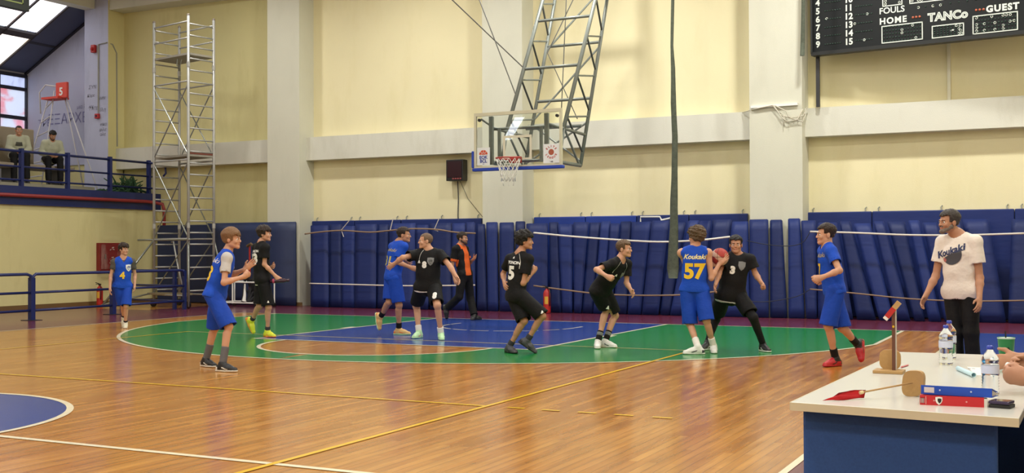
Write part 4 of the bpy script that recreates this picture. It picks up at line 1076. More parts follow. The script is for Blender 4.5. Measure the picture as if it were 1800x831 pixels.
def person(key, label, P, look, group=None):
    H = P['H']; s = H/1.75; wd = look.get('w', 1.0); skin = look.get('skin', SKIN_P); hh = look.get('h', .0068)
    J = {k: V3(v) for k, v in P.items() if isinstance(v, tuple)}
    base = (J['ankL'] + J['ankR'])/2
    root = thing('person', label, 'person', (round(base[0], 3), round(base[1], 3), look.get('z0', 0.0)), group)
    fb, fs = J['fb'], J['fs']; rb = np.cross(fb, ZUP); rs = np.cross(fs, ZUP)
    pel, nk = J['pel'], J['neck']; ax = nrm(nk - pel)
    fbt = orth(fb, ax); fst = orth(fs, ax); fm = nrm(fbt + fst)
    waist = pel + (nk - pel)*.36 ; chest = pel + (nk - pel)*.70
    hr, hf, hu = head_axes(P); hs = s*look.get('hs', 1.0)*1.02; hc = J['head']
    allp = np.array([v for k, v in J.items() if k not in ('fb', 'fs', 'fh', 'hvL', 'hvR')])
    lo = allp.min(0) - .2; hi = allp.max(0) + .2
    lo[2] = max(lo[2], look.get('z0', 0) - .01)
    F = Field(lo, hi, hh)
    # trunk
    F.cone(J['hipL'], J['hipR'], .098*s*wd, .098*s*wd, k=.04, flat=fbt, fs=.95)
    F.cone(pel + ax*.02, waist, .142*s*wd, .128*s*wd, k=.05, flat=fbt, fs=.74)
    F.cone(waist, chest, .128*s*wd, .150*s*wd, k=.06, flat=fm, fs=.72)
    F.cone(chest, chest + (nk - chest)*.45, .150*s*wd, .11*s*wd, k=.05, flat=fst, fs=.72)
    F.cone(J['shL'], J['shR'], .050*s, .050*s, k=.05)
    neckb = nk + ax*.005; headb = hc - hu*.055*hs - hf*.022*hs
    F.cone(neckb - ax*.03, headb, .062*s*wd, .054*s*wd, k=.03)
    for q in 'LR': F.cone(nk + ax*.035*s, J['sh' + q], .042*s, .042*s, k=.04)
    # head
    A = np.array([hr, hf, hu]); W = lambda x, y, z: hc + (hr*x + hf*y + hu*z)*hs
    F.ball(W(0, -.014, .030), (.076*hs, .097*hs, .084*hs), A, k=.012)
    F.ball(W(0, .026, -.034), (.060*hs, .066*hs, .074*hs), A, k=.02)
    for q in (-1, 1):
        F.cone(W(q*.043, .0, -.058), W(q*.014, .072, -.094), .022*hs, .017*hs, k=.022)
        F.ball(W(q*.040, .066, -.032), (.022*hs, .018*hs, .02*hs), A, k=.018)
        F.ball(W(q*.077, -.006, -.012), (.010*hs, .021*hs, .032*hs), A, k=.006)
    F.cone(W(0, .076, -.094), W(0, .074, -.090), .019*hs, .019*hs, k=.015)
    F.cone(W(-.030, .080, .014), W(.030, .080, .014), .0135*hs, .0135*hs, k=.012)
    for q in (-1, 1): F.sub_ball(W(q*.031, .098, -.004), (.017*hs, .014*hs, .011*hs), A, k=.008)
    F.cone(W(0, .088, .006), W(0, .106, -.030), .0075*hs, .0105*hs, k=.01)
    for q in (-1, 1): F.ball(W(q*.010, .101, -.034), (.008*hs, .009*hs, .007*hs), A, k=.006)
    F.cone(W(-.016, .0885, -.056), W(.016, .0885, -.056), .0075*hs, .0075*hs, k=.006); F.cone(W(-.013, .0870, -.067), W(.013, .0870, -.067), .008*hs, .008*hs, k=.006)
    # arms
    for q, sg in (('L', -1), ('R', 1)):
        sh, el, wr = J['sh' + q], J['el' + q], J['wr' + q]
        F.ball(sh, (.052*s*wd,)*3, None, k=.03)
        F.cone(sh, el, .049*s*wd, .037*s*wd, k=.03); F.ball(el, (.035*s*wd,)*3, None, k=.02)
        m_ = el + (wr - el)*.3
        F.cone(el, m_, .038*s*wd, .040*s*wd, k=.02); F.cone(m_, wr, .040*s*wd, .025*s*wd, k=.02)
        hv = J['hv' + q]
        ref = J['th' + q] if 'th' + q in J else (fb if abs(hv[2]) > .72 else ZUP*1.0 + fb*.3)
        th = orth(ref, hv); pn = np.cross(hv, th)
        if 'pn' + q in J: pn = orth(J['pn' + q], hv); th = orth(th - pn*(th @ pn), hv)
        elif pn @ (-rs*sg) < 0: pn = -pn
        add_hand(F, wr, hv, th, pn, P.get('hp' + q, 'relaxed'), s*look.get('hand', 1.0))
    # legs
    for q in 'LR':
        h_, k_, a_ = J['hip' + q], J['kn' + q], J['ank' + q]
        sd = nrm(a_ - k_); back = orth(-fb + (k_ - (h_ + a_)/2)*-3, sd)
        F.cone(h_, k_, .083*s*wd, .055*s*wd, k=.04); F.ball(k_, (.054*s*wd,)*3, None, k=.02)
        F.cone(k_, a_, .049*s*wd, .034*s*wd, k=.02)
        F.cone(k_ + (a_ - k_)*.2 + back*.018*s, k_ + (a_ - k_)*.48 + back*.012*s, .044*s*wd, .036*s*wd, k=.03)
        F.cone(a_, J['toe' + q]*.45 + a_*.55 - sd*-.012*s, .032*s, .022*s, k=.015)
    Pm, Fm = F.mesh()
    cen = Pm[Fm].mean(1); loc = ((cen - hc) @ A.T)/hs
    mi = np.zeros(len(Fm), int)
    lip = (loc[:, 1] > .084) & (np.abs(loc[:, 0]) < .020 - .3*np.abs(loc[:, 2] + .061)) & (np.abs(loc[:, 2] + .061) < .0100)
    mi[lip] = 1
    body = mesh_obj('body', Pm, Fm, [skin, LIPS], root, mi)
    for q in (-1, 1):
        e = MB(); c = W(q*.031, .0795, -.004)
        e.lathe(c, [(.001, -.0125*hs), (.0085*hs, -.009*hs), (.0125*hs, 0), (.0105*hs, .0065*hs)], 10, hf); e.lathe(c + hf*.0066*hs, [(.0062*hs, 0), (.005*hs, .003*hs), (.001, .0045*hs)], 8, hf)
        e.mi = [0]*(3*10 + 2) + [1]*(len(e.f) - 32)
        e.build('eye', [EYEW, IRIS], root, smooth=True)
        MB().tube([W(q*.012, .0945, .0125), W(q*.030, .0935, .0175), W(q*.046, .080, .0135)], [.0032*hs, .0042*hs, .002*hs], 6).build('eyebrow', look['hairmat'], root, smooth=True)
    # hair
    hk = look.get('hair', 'short')
    #            top  side  amp  freq  front side nape  jag
    tt, ts, amp, fr, zf, zs, zn, jag = {'short': (.020, .006, .004, 150, .056, -.004, -.062, .006), 'buzz': (.006, .003, .0012, 200, .062, .004, -.055, .002),
        'bowl': (.030, .017, .004, 70, .034, -.022, -.064, .010), 'mop': (.034, .016, .007, 95, .036, -.016, -.064, .012), 'curly': (.040, .030, .012, 115, .040, -.018, -.070, .010),
        'afro': (.046, .026, .010, 120, .044, -.004, -.062, .008), 'fade': (.022, .003, .004, 140, .058, .010, -.045, .005)}[hk]
    G = Field(hc - .19*hs, hc + .19*hs, .0058)
    X, Y, Z = G.pts((slice(None),)*3); X, Y, Z = X - hc[0], Y - hc[1], Z - hc[2]
    lx = (X*hr[0] + Y*hr[1] + Z*hr[2])/hs; ly = (X*hf[0] + Y*hf[1] + Z*hf[2])/hs; lz = (X*hu[0] + Y*hu[1] + Z*hu[2])/hs
    up_t = np.clip((lz - .0)/.075, 0, 1); up_t = up_t*up_t*(3 - 2*up_t); th_ = ts + (tt - ts)*up_t
    ra, rb_, rc = .076 + th_, .097 + th_*.9, .084 + th_
    k0 = np.sqrt((lx/ra)**2 + ((ly + .014)/rb_)**2 + ((lz - .030)/rc)**2)
    k1 = np.sqrt((lx/ra**2)**2 + ((ly + .014)/rb_**2)**2 + ((lz - .030)/rc**2)**2) + 1e-6
    G.d = (k0*(k0 - 1)/k1).astype(np.float32)
    sd_ = sum(map(ord, key)); G.wrinkle(amp/hs, fr, sd_, zs=1.0)
    if hk in ('curly', 'afro'): G.wrinkle(amp*.6/hs, fr*2.1, sd_ + 9, zs=1.0)
    jg = jag*(np.sin(lx*120 + sd_) + .6*np.sin(lx*263 + sd_*2) + .5*np.sin(ly*190))
    r1 = zf + jg*.7 - lz + np.abs(lx)*.12
    r2 = np.maximum(ly - .040 + jg*.3, zs + jg*.3 - lz)
    r3 = np.maximum(ly + .020, zn + jg*.4 - lz)
    reg = np.minimum(np.minimum(r1, r2), r3)
    G.d = np.maximum(G.d, reg).astype(np.float32)*hs
    Ph, Fh = G.mesh()
    mesh_obj('hair', Ph, Fh, [look['hairmat']], root)
    if look.get('beard'):
        G = Field(hc - .16*hs, hc + .14*hs, .006)
        for q in (-1, 1): G.cone(W(q*.052, .012, -.048), W(q*.018, .074, -.092), .024*hs, .023*hs, k=.02)
        G.cone(W(0, .078, -.094), W(0, .08, -.088), .024*hs, .022*hs, k=.015); G.cone(W(-.02, .090, -.046), W(.02, .090, -.046), .009*hs, .009*hs, k=.01)
        G.sub_cone(W(-.014, .105, -.061), W(.014, .105, -.061), .014*hs, .014*hs); G.wrinkle(.003, 150, 5, zs=1)
        Ph, Fh = G.mesh(); mesh_obj('beard', Ph, Fh, [look['beard']], root)
    # upper clothes
    made = {}
    def top_garment(name, mat, off, sleeve, hem, neckr=.075, vneck=0.0, mi_fn=None, seed=1, amp=.006, mats=None, slr=.0):
        hemp = pel - ax*hem*s
        T = Field(np.minimum(lo, lo), hi, .0085)
        hemcut = [(hemp, -ax)]
        o_ = off*s
        T.cone(pel - ax*(hem + .1)*s, pel, (.150*wd)*s + o_, (.150*wd)*s + o_, k=.03, flat=fbt, fs=.74, cuts=hemcut)
        T.cone(J['hipL'] - ax*.02, J['hipR'] - ax*.02, .106*s*wd + o_, .106*s*wd + o_, k=.03, flat=fbt, fs=.92, cuts=hemcut)
        T.cone(pel, waist, .150*s*wd + o_, .147*s*wd + o_, k=.04, flat=fbt, fs=.80, cuts=hemcut)
        T.cone(waist, chest, .147*s*wd + o_, .153*s*wd + o_, k=.05, flat=fm, fs=.77)
        T.cone(chest, chest + (nk - chest)*.5, .153*s*wd + o_, .112*s*wd + o_, k=.05, flat=fst, fs=.76)
        T.cone(J['shL'], J['shR'], .053*s + o_*.6, .053*s + o_*.6, k=.05)
        for q in 'LR': T.cone(nk + ax*.03*s, J['sh' + q], .042*s + o_*.5, .044*s + o_*.6, k=.04)
        T.wrinkle(amp, 26, seed)
        if sleeve > 0:
            for q in 'LR':
                sh, el, wr = J['sh' + q], J['el' + q], J['wr' + q]
                if sleeve <= 1:
                    e_ = sh + (el - sh)*sleeve; d_ = nrm(el - sh)
                    T.cone(sh, e_ + d_*.03, .053*s*wd + o_*.8, .055*s*wd + o_*1.2 + slr, k=.03, cuts=[(e_, d_)], hollow=(e_ - d_*.012, e_ + d_*.06, .049*s*wd + o_*.85 + slr, .050*s*wd + o_*.95 + slr))
                else:
                    e_ = el + (wr - el)*(sleeve - 1); d_ = nrm(wr - el)
                    T.cone(sh, el, .058*s*wd + o_, .05*s*wd + o_, k=.035); T.cone(el, e_ + d_*.02, .05*s*wd + o_, .034*s*wd + o_, k=.03, cuts=[(e_, d_)])
        else:
            for q, sg in (('L', -1), ('R', 1)):
                p_ = nk + rs*sg*.128*s*wd
                T.cut(p_ + rs*sg*.0, nrm(rs*sg + ZUP*0.10)) if False else None
                T.sub_cone(J['sh' + q] + rs*sg*.035*s + ax*.03*s, J['sh' + q] + rs*sg*.03*s - ax*.13*s, .070*s, .074*s, k=.006)
        T.sub_cone(nk + ax*.015*s + fst*.012*s, nk + ax*.2*s + fst*.03*s, neckr*s, (neckr + .02)*s, k=.006)
        if vneck: T.sub_cone(nk + fst*.09*s - ax*vneck*s, nk + fst*.07*s + ax*.06*s, .012*s, .062*s, k=.006)
        T.sub_cone(hemp - ax*.06*s, hemp + ax*.02*s, .125*s*wd, .118*s*wd)
        Pt, Ft = T.mesh()
        m2 = mi_fn(Pt[Ft].mean(1)) if mi_fn else None
        o = mesh_obj(name, Pt, Ft, mats or [mat], root, m2)
        made[name] = (o, BVHTree.FromPolygons([tuple(p) for p in Pt], [tuple(int(i) for i in f) for f in Ft]))
        return o
    for g in look.get('tops', []): top_garment(**g)
    # shorts or trousers
    def bottoms(name, mat, leg, off, flare, seed, amp=.006):
        T = Field(lo, hi, .0085)
        o_ = off*s
        wz = pel + ax*.075*s
        T.cone(J['hipL'], J['hipR'], .101*s*wd + o_*.6, .101*s*wd + o_*.6, k=.03)
        T.cone(pel - ax*.02, wz, .145*s*wd + o_*.5, .132*s*wd + o_*.2, k=.03, flat=fbt, fs=.78, cuts=[(wz, ax)])
        T.wrinkle(amp*.5, 22, seed)
        for q in 'LR':
            h_, k_, a_ = J['hip' + q], J['kn' + q], J['ank' + q]
            if leg <= 1.1:
                d_ = nrm(k_ - h_); e_ = h_ + (k_ - h_)*leg
                gl = ZUP*-1.0; d2 = nrm(d_ + gl*.25)
                B_ = h_ + (e_ - h_)*1.0 + d_*.04
                T.cone(h_, B_, .098*s*wd + o_, flare*s, k=.016, cuts=[(e_, d2)])
                T.sub_cone(e_ - d_*.05, e_ + d_*.12, (flare - .02)*s, (flare - .008)*s)
            else:
                T.cone(h_, k_, .094*s*wd + o_, .066*s*wd + o_, k=.035)
                e_ = k_ + (a_ - k_)*(leg - 1); d_ = nrm(a_ - k_)
                T.cone(k_, e_ + d_*.01, .066*s*wd + o_, flare*s, k=.03, cuts=[(e_, d_)])
        T.wrinkle(amp*.6, 30, seed + 3)
        Pt, Ft = T.mesh(); o = mesh_obj(name, Pt, Ft, [mat], root)
        made[name] = (o, BVHTree.FromPolygons([tuple(p) for p in Pt], [tuple(int(i) for i in f) for f in Ft]))
        return o
    for g in look.get('bottoms', []): bottoms(**g)
    # socks, shoes
    for q in 'LR':
        k_, a_ = J['kn' + q], J['ank' + q]; d_ = nrm(k_ - a_)
        for name, mat, z0, z1, rr in look.get('socks', []):
            z0m, z1m = z0*s, z1*s
            T = Field(a_ - .16, a_ + .16 + np.maximum(d_, 0)*.3, .0075)
            b_ = orth(-fb, d_)
            T.cone(a_ + d_*(z0m - .03), a_ + d_*(z1m + .03), .040*s*wd + rr, (.040 + .07*(z1 - .0)*.5)*s*wd + rr, k=.0, cuts=[(a_ + d_*z1m, d_), (a_ + d_*z0m, -d_)])
            Pt, Ft = T.mesh()
            if len(Ft): mesh_obj(name, Pt, Ft, [mat], root)
        if 'shoe' in look:
            upper, sole, accent = look['shoe'][:3]; sc = s*look.get('foot', 1.0)
            t_ = J['toe' + q]; planted = a_[2] < look.get('z0', 0) + .125*s
            fd = nrm(t_ - a_)
            if planted: fd = nrm(fd*np.array([1, 1, 0])); up_ = ZUP; a0 = np.array([a_[0], a_[1], look.get('z0', 0) + .0])
            else:
                up_ = orth(nrm(k_ - a_) + 1e-3, fd)
                fd = nrm(t_ - a_); up_ = orth(nrm(k_ - a_)*.9 + fb*.3, fd)
                # foot line runs from the ankle down to the toe: tip it so the sole plane passes below the ankle
                rt_ = np.cross(fd, up_); an = .30; fd, up_ = fd*math.cos(an) + up_*math.sin(an), up_*math.cos(an) - fd*math.sin(an)
                a0 = a_ - up_*.085*s
            sd_ = np.cross(fd, up_)
            T = Field(a0 - .30*sc, a0 + .30*sc, .0065)
            w3 = lambda x, y, z: a0 + (fd*x + sd_*y + up_*z)*sc
            ank_h = a_ + nrm(k_ - a_)*.03*s
            T.cone(w3(-.045, 0, .04), w3(.075, 0, .045), .043*sc, .046*sc, k=.01)
            T.cone(w3(.075, 0, .046), w3(.165, -.004, .033), .048*sc, .036*sc, k=.02, flat=up_, fs=.72)
            T.cone(w3(-.03, 0, .05), a_ - 0*fd, .042*sc, .045*sc, k=.02); T.cone(w3(-.01, 0, .06), ank_h, .044*sc, .045*sc, k=.02, cuts=[(a_ + nrm(k_ - a_)*.028*s, nrm(k_ - a_))])
            T.cone(w3(.03, 0, .075), w3(.12, 0, .05), .03*sc, .026*sc, k=.02)
            T.cone(w3(-.055, 0, .014), w3(.06, 0, .013), .041*sc, .042*sc, k=.004, flat=up_, fs=.42); T.cone(w3(.06, 0, .013), w3(.165, -.004, .018), .047*sc, .042*sc, k=.006, flat=up_, fs=.42)
            T.cut(w3(0, 0, .002), -up_)
            Pt, Ft = T.mesh()
            c_ = ((Pt[Ft].mean(1) - a0) @ np.array([fd, sd_, up_]).T)/sc
            mi = np.zeros(len(Ft), int); mi[c_[:, 2] < .024] = 1
            mi[(c_[:, 2] > .024) & (c_[:, 2] < .06) & (c_[:, 0] < -.045)] = 2
            mi[(c_[:, 2] > .03) & (c_[:, 0] > .02) & (c_[:, 0] < .10) & (np.abs(c_[:, 2] - .03 - (.10 - c_[:, 0])*.3) < .007)] = 2
            mi[(c_[:, 2] > .062) & (c_[:, 0] < .055) & (c_[:, 0] > -.075)] = 3
            sh_o = mesh_obj('shoe', Pt, Ft, [upper, sole, accent, look['shoe'][4] if len(look['shoe']) > 4 else upper], root, mi)
            lm = MB(); 
            for i in range(4):
                x = .03 + .024*i; zt = .104 - .020*i
                lm.tube([w3(x, -.024, zt - .010), w3(x + .006, 0, zt + .003), w3(x, .024, zt - .010)], .0035*sc, 5)
            lm.build('laces', look['shoe'][3] if len(look['shoe']) > 3 else accent, sh_o, smooth=True)
    # prints
    def decal(on, vs, fs_, c, n, upv, mat, name='lettering', lift=.003):
        o, bvh = made[on]
        n = nrm(V3(n)); u_ = orth(V3(upv), n); r_ = np.cross(u_, n); c = V3(c)
        out = []
        for v in vs:
            p = c + r_*v[0] + u_*v[1]
            hit, nn, _, _ = bvh.ray_cast(Vector(p + n*.35), Vector(-n), .7)
            if hit is None: hit, nn, _, _ = bvh.find_nearest(Vector(p))
            out.append(hit + Vector(n)*lift + (nn*lift*.5 if nn else Vector()))
        mb = MB(); mb.add(out, fs_); return mb.build(name, mat, o)
    fr = dict(pel=pel, nk=nk, ax=ax, rb=rb, rs=rs, fb=fbt, fs=fst, chest=chest, waist=waist, J=J, s=s)
    if 'prints' in look: look['prints'](fr, decal)
    return root, J, made
def txt(decal, on, t_, size, c, n, up_, mat, name='lettering', **k):
    vs, fs_ = text_mesh(t_, size, sub=.022, **k); decal(on, vs, fs_, c, n, up_, mat, name)
def shape(decal, on, pts, c, n, up_, mat, name):
    bm = bmesh.new(); f = bm.faces.new([bm.verts.new((x, y, 0)) for x, y in pts]); bmesh.ops.triangulate(bm, faces=[f])
    for _ in range(3):
        ed = [e for e in bm.edges if e.calc_length() > .022]
        if ed: bmesh.ops.subdivide_edges(bm, edges=ed, cuts=1); bmesh.ops.triangulate(bm, faces=bm.faces[:])
    bm.verts.index_update(); vs = [tuple(v.co) for v in bm.verts]; fs_ = [tuple(v.index for v in f.verts) for f in bm.faces]; bm.free()
    decal(on, vs, fs_, c, n, up_, mat, name)
SHIELD = [(-.5,.55),(0,.62),(.5,.55),(.5,0),(.3,-.4),(0,-.65),(-.3,-.4),(-.5,0)]
TRI = [(-.5,-.4),(-.1,.5),(.15,.5),(.5,-.4)]
def sc_pts(pts, k): return [(x*k, y*k) for x, y in pts]
POSES = {}
POSES['walk4'] = dict(H=1.54, pel=(-6.190,9.171,0.783), neck=(-6.173,9.173,1.245), head=(-6.164,9.176,1.418), fb=(0.782,-0.623,-0.000), fs=(0.782,-0.623,-0.000), fh=(0.989,-0.148,-0.000), pitch=0, tilt=0, hipL=(-6.140,9.233,0.773), knL=(-6.056,9.124,0.402), ankL=(-6.150,9.200,0.070), toeL=(-6.024,9.065,0.030), shL=(-6.076,9.295,1.198), elL=(-6.091,9.372,0.948), wrL=(-6.027,9.299,0.754), hvL=(0.295,-0.337,-0.894), hpL='relaxed', hipR=(-6.240,9.108,0.773), knR=(-6.225,9.211,0.417), ankR=(-6.347,9.352,0.161), toeR=(-6.289,9.294,-0.013), shR=(-6.270,9.052,1.198), elR=(-6.307,9.006,0.943), wrR=(-6.264,8.948,0.732), hvR=(0.191,-0.260,-0.946), hpR='relaxed')
POSES['clap'] = dict(H=1.73, pel=(0.128,4.404,0.891), neck=(0.243,4.477,1.352), head=(0.295,4.501,1.526), fb=(0.937,0.350,-0.000), fs=(0.761,0.649,0.000), fh=(0.949,0.317,-0.000), pitch=0, tilt=0, hipL=(0.097,4.488,0.881), knL=(-0.025,4.578,0.475), ankL=(-0.170,4.580,0.080), toeL=(0.031,4.527,0.030), shL=(0.129,4.610,1.300), elL=(0.063,4.763,1.093), wrL=(0.308,4.722,1.166), hvL=(0.582,0.485,0.653), hpL='open', hipR=(0.160,4.319,0.881), knR=(0.399,4.326,0.513), ankR=(0.390,4.230,0.080), toeR=(0.597,4.239,0.030), shR=(0.356,4.344,1.300), elR=(0.389,4.256,1.021), wrR=(0.470,4.494,1.084), hvR=(0.267,0.899,0.348), hpR='fist')
POSES['bk33'] = dict(H=1.76, pel=(-2.506,8.526,0.958), neck=(-2.523,8.510,1.486), head=(-2.471,8.534,1.656), fb=(0.714,0.700,0.000), fs=(0.493,0.870,0.000), fh=(0.931,0.366,-0.000), pitch=0, tilt=0, hipL=(-2.570,8.591,0.948), knL=(-2.586,8.550,0.496), ankL=(-2.823,8.645,0.248), toeL=(-2.786,8.656,0.032), shL=(-2.678,8.598,1.433), elL=(-2.557,8.689,1.110), wrL=(-2.374,8.596,1.124), hvL=(0.891,-0.449,0.068), hpL='relaxed', hipR=(-2.442,8.461,0.948), knR=(-2.350,8.484,0.481), ankR=(-2.440,8.570,0.090), toeR=(-2.238,8.507,0.030), shR=(-2.369,8.423,1.433), elR=(-2.375,8.414,1.167), wrR=(-2.228,8.524,0.969), hvR=(0.543,0.407,-0.734), hpR='fist')
POSES['bb'] = dict(H=1.8, pel=(-0.831,9.768,0.964), neck=(-0.749,9.802,1.497), head=(-0.661,9.844,1.634), fb=(0.663,0.749,0.000), fs=(0.462,0.887,0.000), fh=(0.959,0.283,-0.000), pitch=0, tilt=0, hipL=(-0.902,9.830,0.954), knL=(-0.875,9.720,0.535), ankL=(-1.115,9.834,0.283), toeL=(-1.123,9.809,0.059), shL=(-0.910,9.887,1.443), elL=(-0.846,10.084,1.229), wrL=(-0.686,9.955,1.194), hvL=(0.768,-0.619,-0.167), hpL='relaxed', hipR=(-0.761,9.706,0.954), knR=(-0.681,9.718,0.491), ankR=(-0.750,9.820,0.090), toeR=(-0.536,9.851,0.030), shR=(-0.587,9.718,1.443), elR=(-0.672,9.662,1.193), wrR=(-0.434,9.683,1.107), hvR=(0.938,0.084,-0.337), hpR='point')
POSES['b8'] = dict(H=1.8, pel=(0.101,9.313,0.832), neck=(0.119,9.315,1.372), head=(0.076,9.292,1.529), fb=(0.317,-0.949,0.000), fs=(0.317,-0.949,0.000), fh=(-0.714,-0.700,0.000), pitch=0, tilt=0, hipL=(0.190,9.343,0.822), knL=(0.391,9.112,0.537), ankL=(0.370,9.260,0.090), toeL=(0.490,9.080,0.030), shL=(0.292,9.373,1.318), elL=(0.501,9.306,1.142), wrL=(0.661,9.237,0.973), hvL=(0.661,-0.284,-0.694), hpL='relaxed', hipR=(0.012,9.284,0.822), knR=(-0.209,9.480,0.497), ankR=(-0.120,9.410,0.090), toeR=(-0.106,9.194,0.030), shR=(-0.053,9.258,1.318), elR=(-0.160,9.002,1.271), wrR=(-0.362,9.054,1.165), hvR=(-0.863,0.223,-0.453), hpR='open')
POSES['ref'] = dict(H=1.78, pel=(-1.621,13.639,0.929), neck=(-1.696,13.595,1.456), head=(-1.654,13.614,1.612), fb=(0.998,-0.062,-0.000), fs=(0.998,-0.062,-0.000), fh=(1.000,-0.027,-0.000), pitch=0, tilt=0, hipL=(-1.615,13.731,0.919), knL=(-1.603,13.833,0.426), ankL=(-1.460,13.730,0.090), toeL=(-1.404,13.936,0.030), shL=(-1.685,13.774,1.402), elL=(-1.619,13.806,1.113), wrL=(-1.457,13.693,1.200), hvL=(0.751,-0.524,0.402), hpL='open', hipR=(-1.626,13.547,0.919), knR=(-1.670,13.501,0.467), ankR=(-1.966,13.546,0.233), toeR=(-1.970,13.529,0.011), shR=(-1.707,13.415,1.402), elR=(-1.768,13.374,1.033), wrR=(-1.654,13.285,0.839), hvR=(0.471,-0.366,-0.803), hpR='relaxed')
POSES['b5'] = dict(H=1.74, pel=(2.422,7.737,0.792), neck=(2.463,7.750,1.313), head=(2.534,7.783,1.505), fb=(0.581,0.814,0.000), fs=(0.318,0.948,0.000), fh=(0.931,0.366,-0.000), pitch=0, tilt=0, hipL=(2.349,7.789,0.782), knL=(2.557,7.702,0.433), ankL=(2.330,7.700,0.080), toeL=(2.500,7.579,0.030), shL=(2.297,7.806,1.260), elL=(2.145,7.897,1.053), wrL=(2.246,7.736,0.941), hvL=(0.459,-0.730,-0.506), hpL='relaxed', hipR=(2.496,7.684,0.782), knR=(2.808,7.737,0.503), ankR=(2.590,7.717,0.169), toeR=(2.719,7.760,-0.001), shR=(2.630,7.695,1.260), elR=(2.568,7.654,0.940), wrR=(2.626,7.829,1.084), hvR=(0.248,0.749,0.614), hpR='fist')
POSES['b15'] = dict(H=1.75, pel=(3.159,8.932,0.811), neck=(3.446,8.936,1.232), head=(3.508,8.965,1.393), fb=(0.963,-0.268,-0.000), fs=(0.963,-0.268,-0.000), fh=(1.000,-0.027,-0.000), pitch=0, tilt=0, hipL=(3.183,9.020,0.801), knL=(3.267,9.218,0.439), ankL=(3.190,9.020,0.080), toeL=(3.392,8.964,0.030), shL=(3.493,9.106,1.180), elL=(3.490,9.096,0.912), wrL=(3.615,8.958,0.802), hvL=(0.576,-0.642,-0.506), hpL='relaxed', hipR=(3.134,8.845,0.801), knR=(3.184,9.096,0.530), ankR=(3.140,8.870,0.080), toeR=(3.208,8.671,0.030), shR=(3.398,8.765,1.180), elR=(3.259,8.540,1.109), wrR=(3.453,8.446,1.018), hvR=(0.828,-0.402,-0.390), hpR='fist')
POSES['b57'] = dict(H=1.74, pel=(4.596,8.728,0.866), neck=(4.604,8.725,1.388), head=(4.622,8.733,1.555), fb=(-0.250,0.968,0.000), fs=(-0.250,0.968,0.000), fh=(-0.902,0.431,0.000), pitch=0, tilt=0, hipL=(4.508,8.706,0.856), knL=(4.545,8.685,0.385), ankL=(4.707,8.512,0.095), toeL=(4.597,8.459,-0.085), shL=(4.434,8.682,1.336), elL=(4.472,8.848,1.095), wrL=(4.722,8.924,1.162), hvL=(0.927,0.281,0.249), hpL='open', hipR=(4.683,8.751,0.856), knR=(4.776,8.674,0.439), ankR=(4.820,8.850,0.080), toeR=(4.883,8.651,0.030), shR=(4.774,8.769,1.336), elR=(4.815,8.772,0.998), wrR=(4.893,8.902,1.191), hvR=(0.686,0.198,0.701), hpR='open')
POSES['b3'] = dict(H=1.76, pel=(4.954,9.218,0.773), neck=(5.032,9.250,1.295), head=(5.023,9.244,1.448), fb=(0.366,-0.931,0.000), fs=(0.366,-0.931,0.000), fh=(0.250,-0.968,0.000), pitch=0, tilt=0, hipL=(5.039,9.252,0.763), knL=(5.295,9.093,0.469), ankL=(5.380,9.280,0.090), toeL=(5.508,9.112,0.030), shL=(5.197,9.315,1.242), elL=(5.269,9.329,1.046), wrL=(5.390,9.192,0.918), hvL=(0.543,-0.614,-0.573), hpL='fist', hipR=(4.868,9.185,0.763), knR=(4.690,9.402,0.416), ankR=(4.620,9.220,0.090), toeR=(4.590,9.011,0.030), shR=(4.866,9.185,1.242), elR=(4.857,8.992,1.062), wrR=(4.861,8.823,0.915), hvR=(0.017,-0.754,-0.657), hpR='relaxed')
POSES['red'] = dict(H=1.78, pel=(6.611,7.725,0.911), neck=(6.542,7.684,1.410), head=(6.530,7.676,1.555), fb=(-0.910,-0.414,0.000), fs=(-0.910,-0.414,0.000), fh=(-0.879,-0.477,0.000), pitch=0, tilt=0, hipL=(6.649,7.641,0.901), knL=(6.566,7.594,0.479), ankL=(6.620,7.740,0.090), toeL=(6.511,7.556,0.030), shL=(6.617,7.521,1.356), elL=(6.736,7.389,1.136), wrL=(6.566,7.231,1.057), hvL=(-0.695,-0.643,-0.322), hpL='fist', hipR=(6.573,7.809,0.901), knR=(6.689,7.799,0.448), ankR=(6.821,8.056,0.240), toeR=(6.871,7.997,0.031), shR=(6.468,7.848,1.356), elR=(6.564,7.988,1.120), wrR=(6.409,8.118,1.017), hvR=(-0.682,0.574,-0.453), hpR='fist')
POSES['man'] = dict(H=1.8, pel=(8.087,6.826,0.968), neck=(8.067,6.808,1.508), head=(7.977,6.762,1.663), fb=(-0.399,-0.917,0.000), fs=(-0.399,-0.917,0.000), fh=(-0.761,-0.649,0.000), pitch=0, tilt=0, hipL=(8.173,6.788,0.958), knL=(8.185,6.758,0.510), ankL=(8.204,6.819,0.101), toeL=(8.158,6.607,0.040), shL=(8.233,6.736,1.454), elL=(8.274,6.729,1.078), wrL=(8.278,6.594,0.873), hvL=(0.017,-0.551,-0.834), hpL='relaxed', hipR=(8.001,6.863,0.958), knR=(8.026,6.833,0.500), ankR=(8.042,6.882,0.087), toeR=(7.922,6.699,0.037), shR=(7.900,6.881,1.454), elR=(7.831,6.865,1.091), wrR=(7.742,6.746,0.884), hvR=(-0.348,-0.469,-0.812), hpR='relaxed')

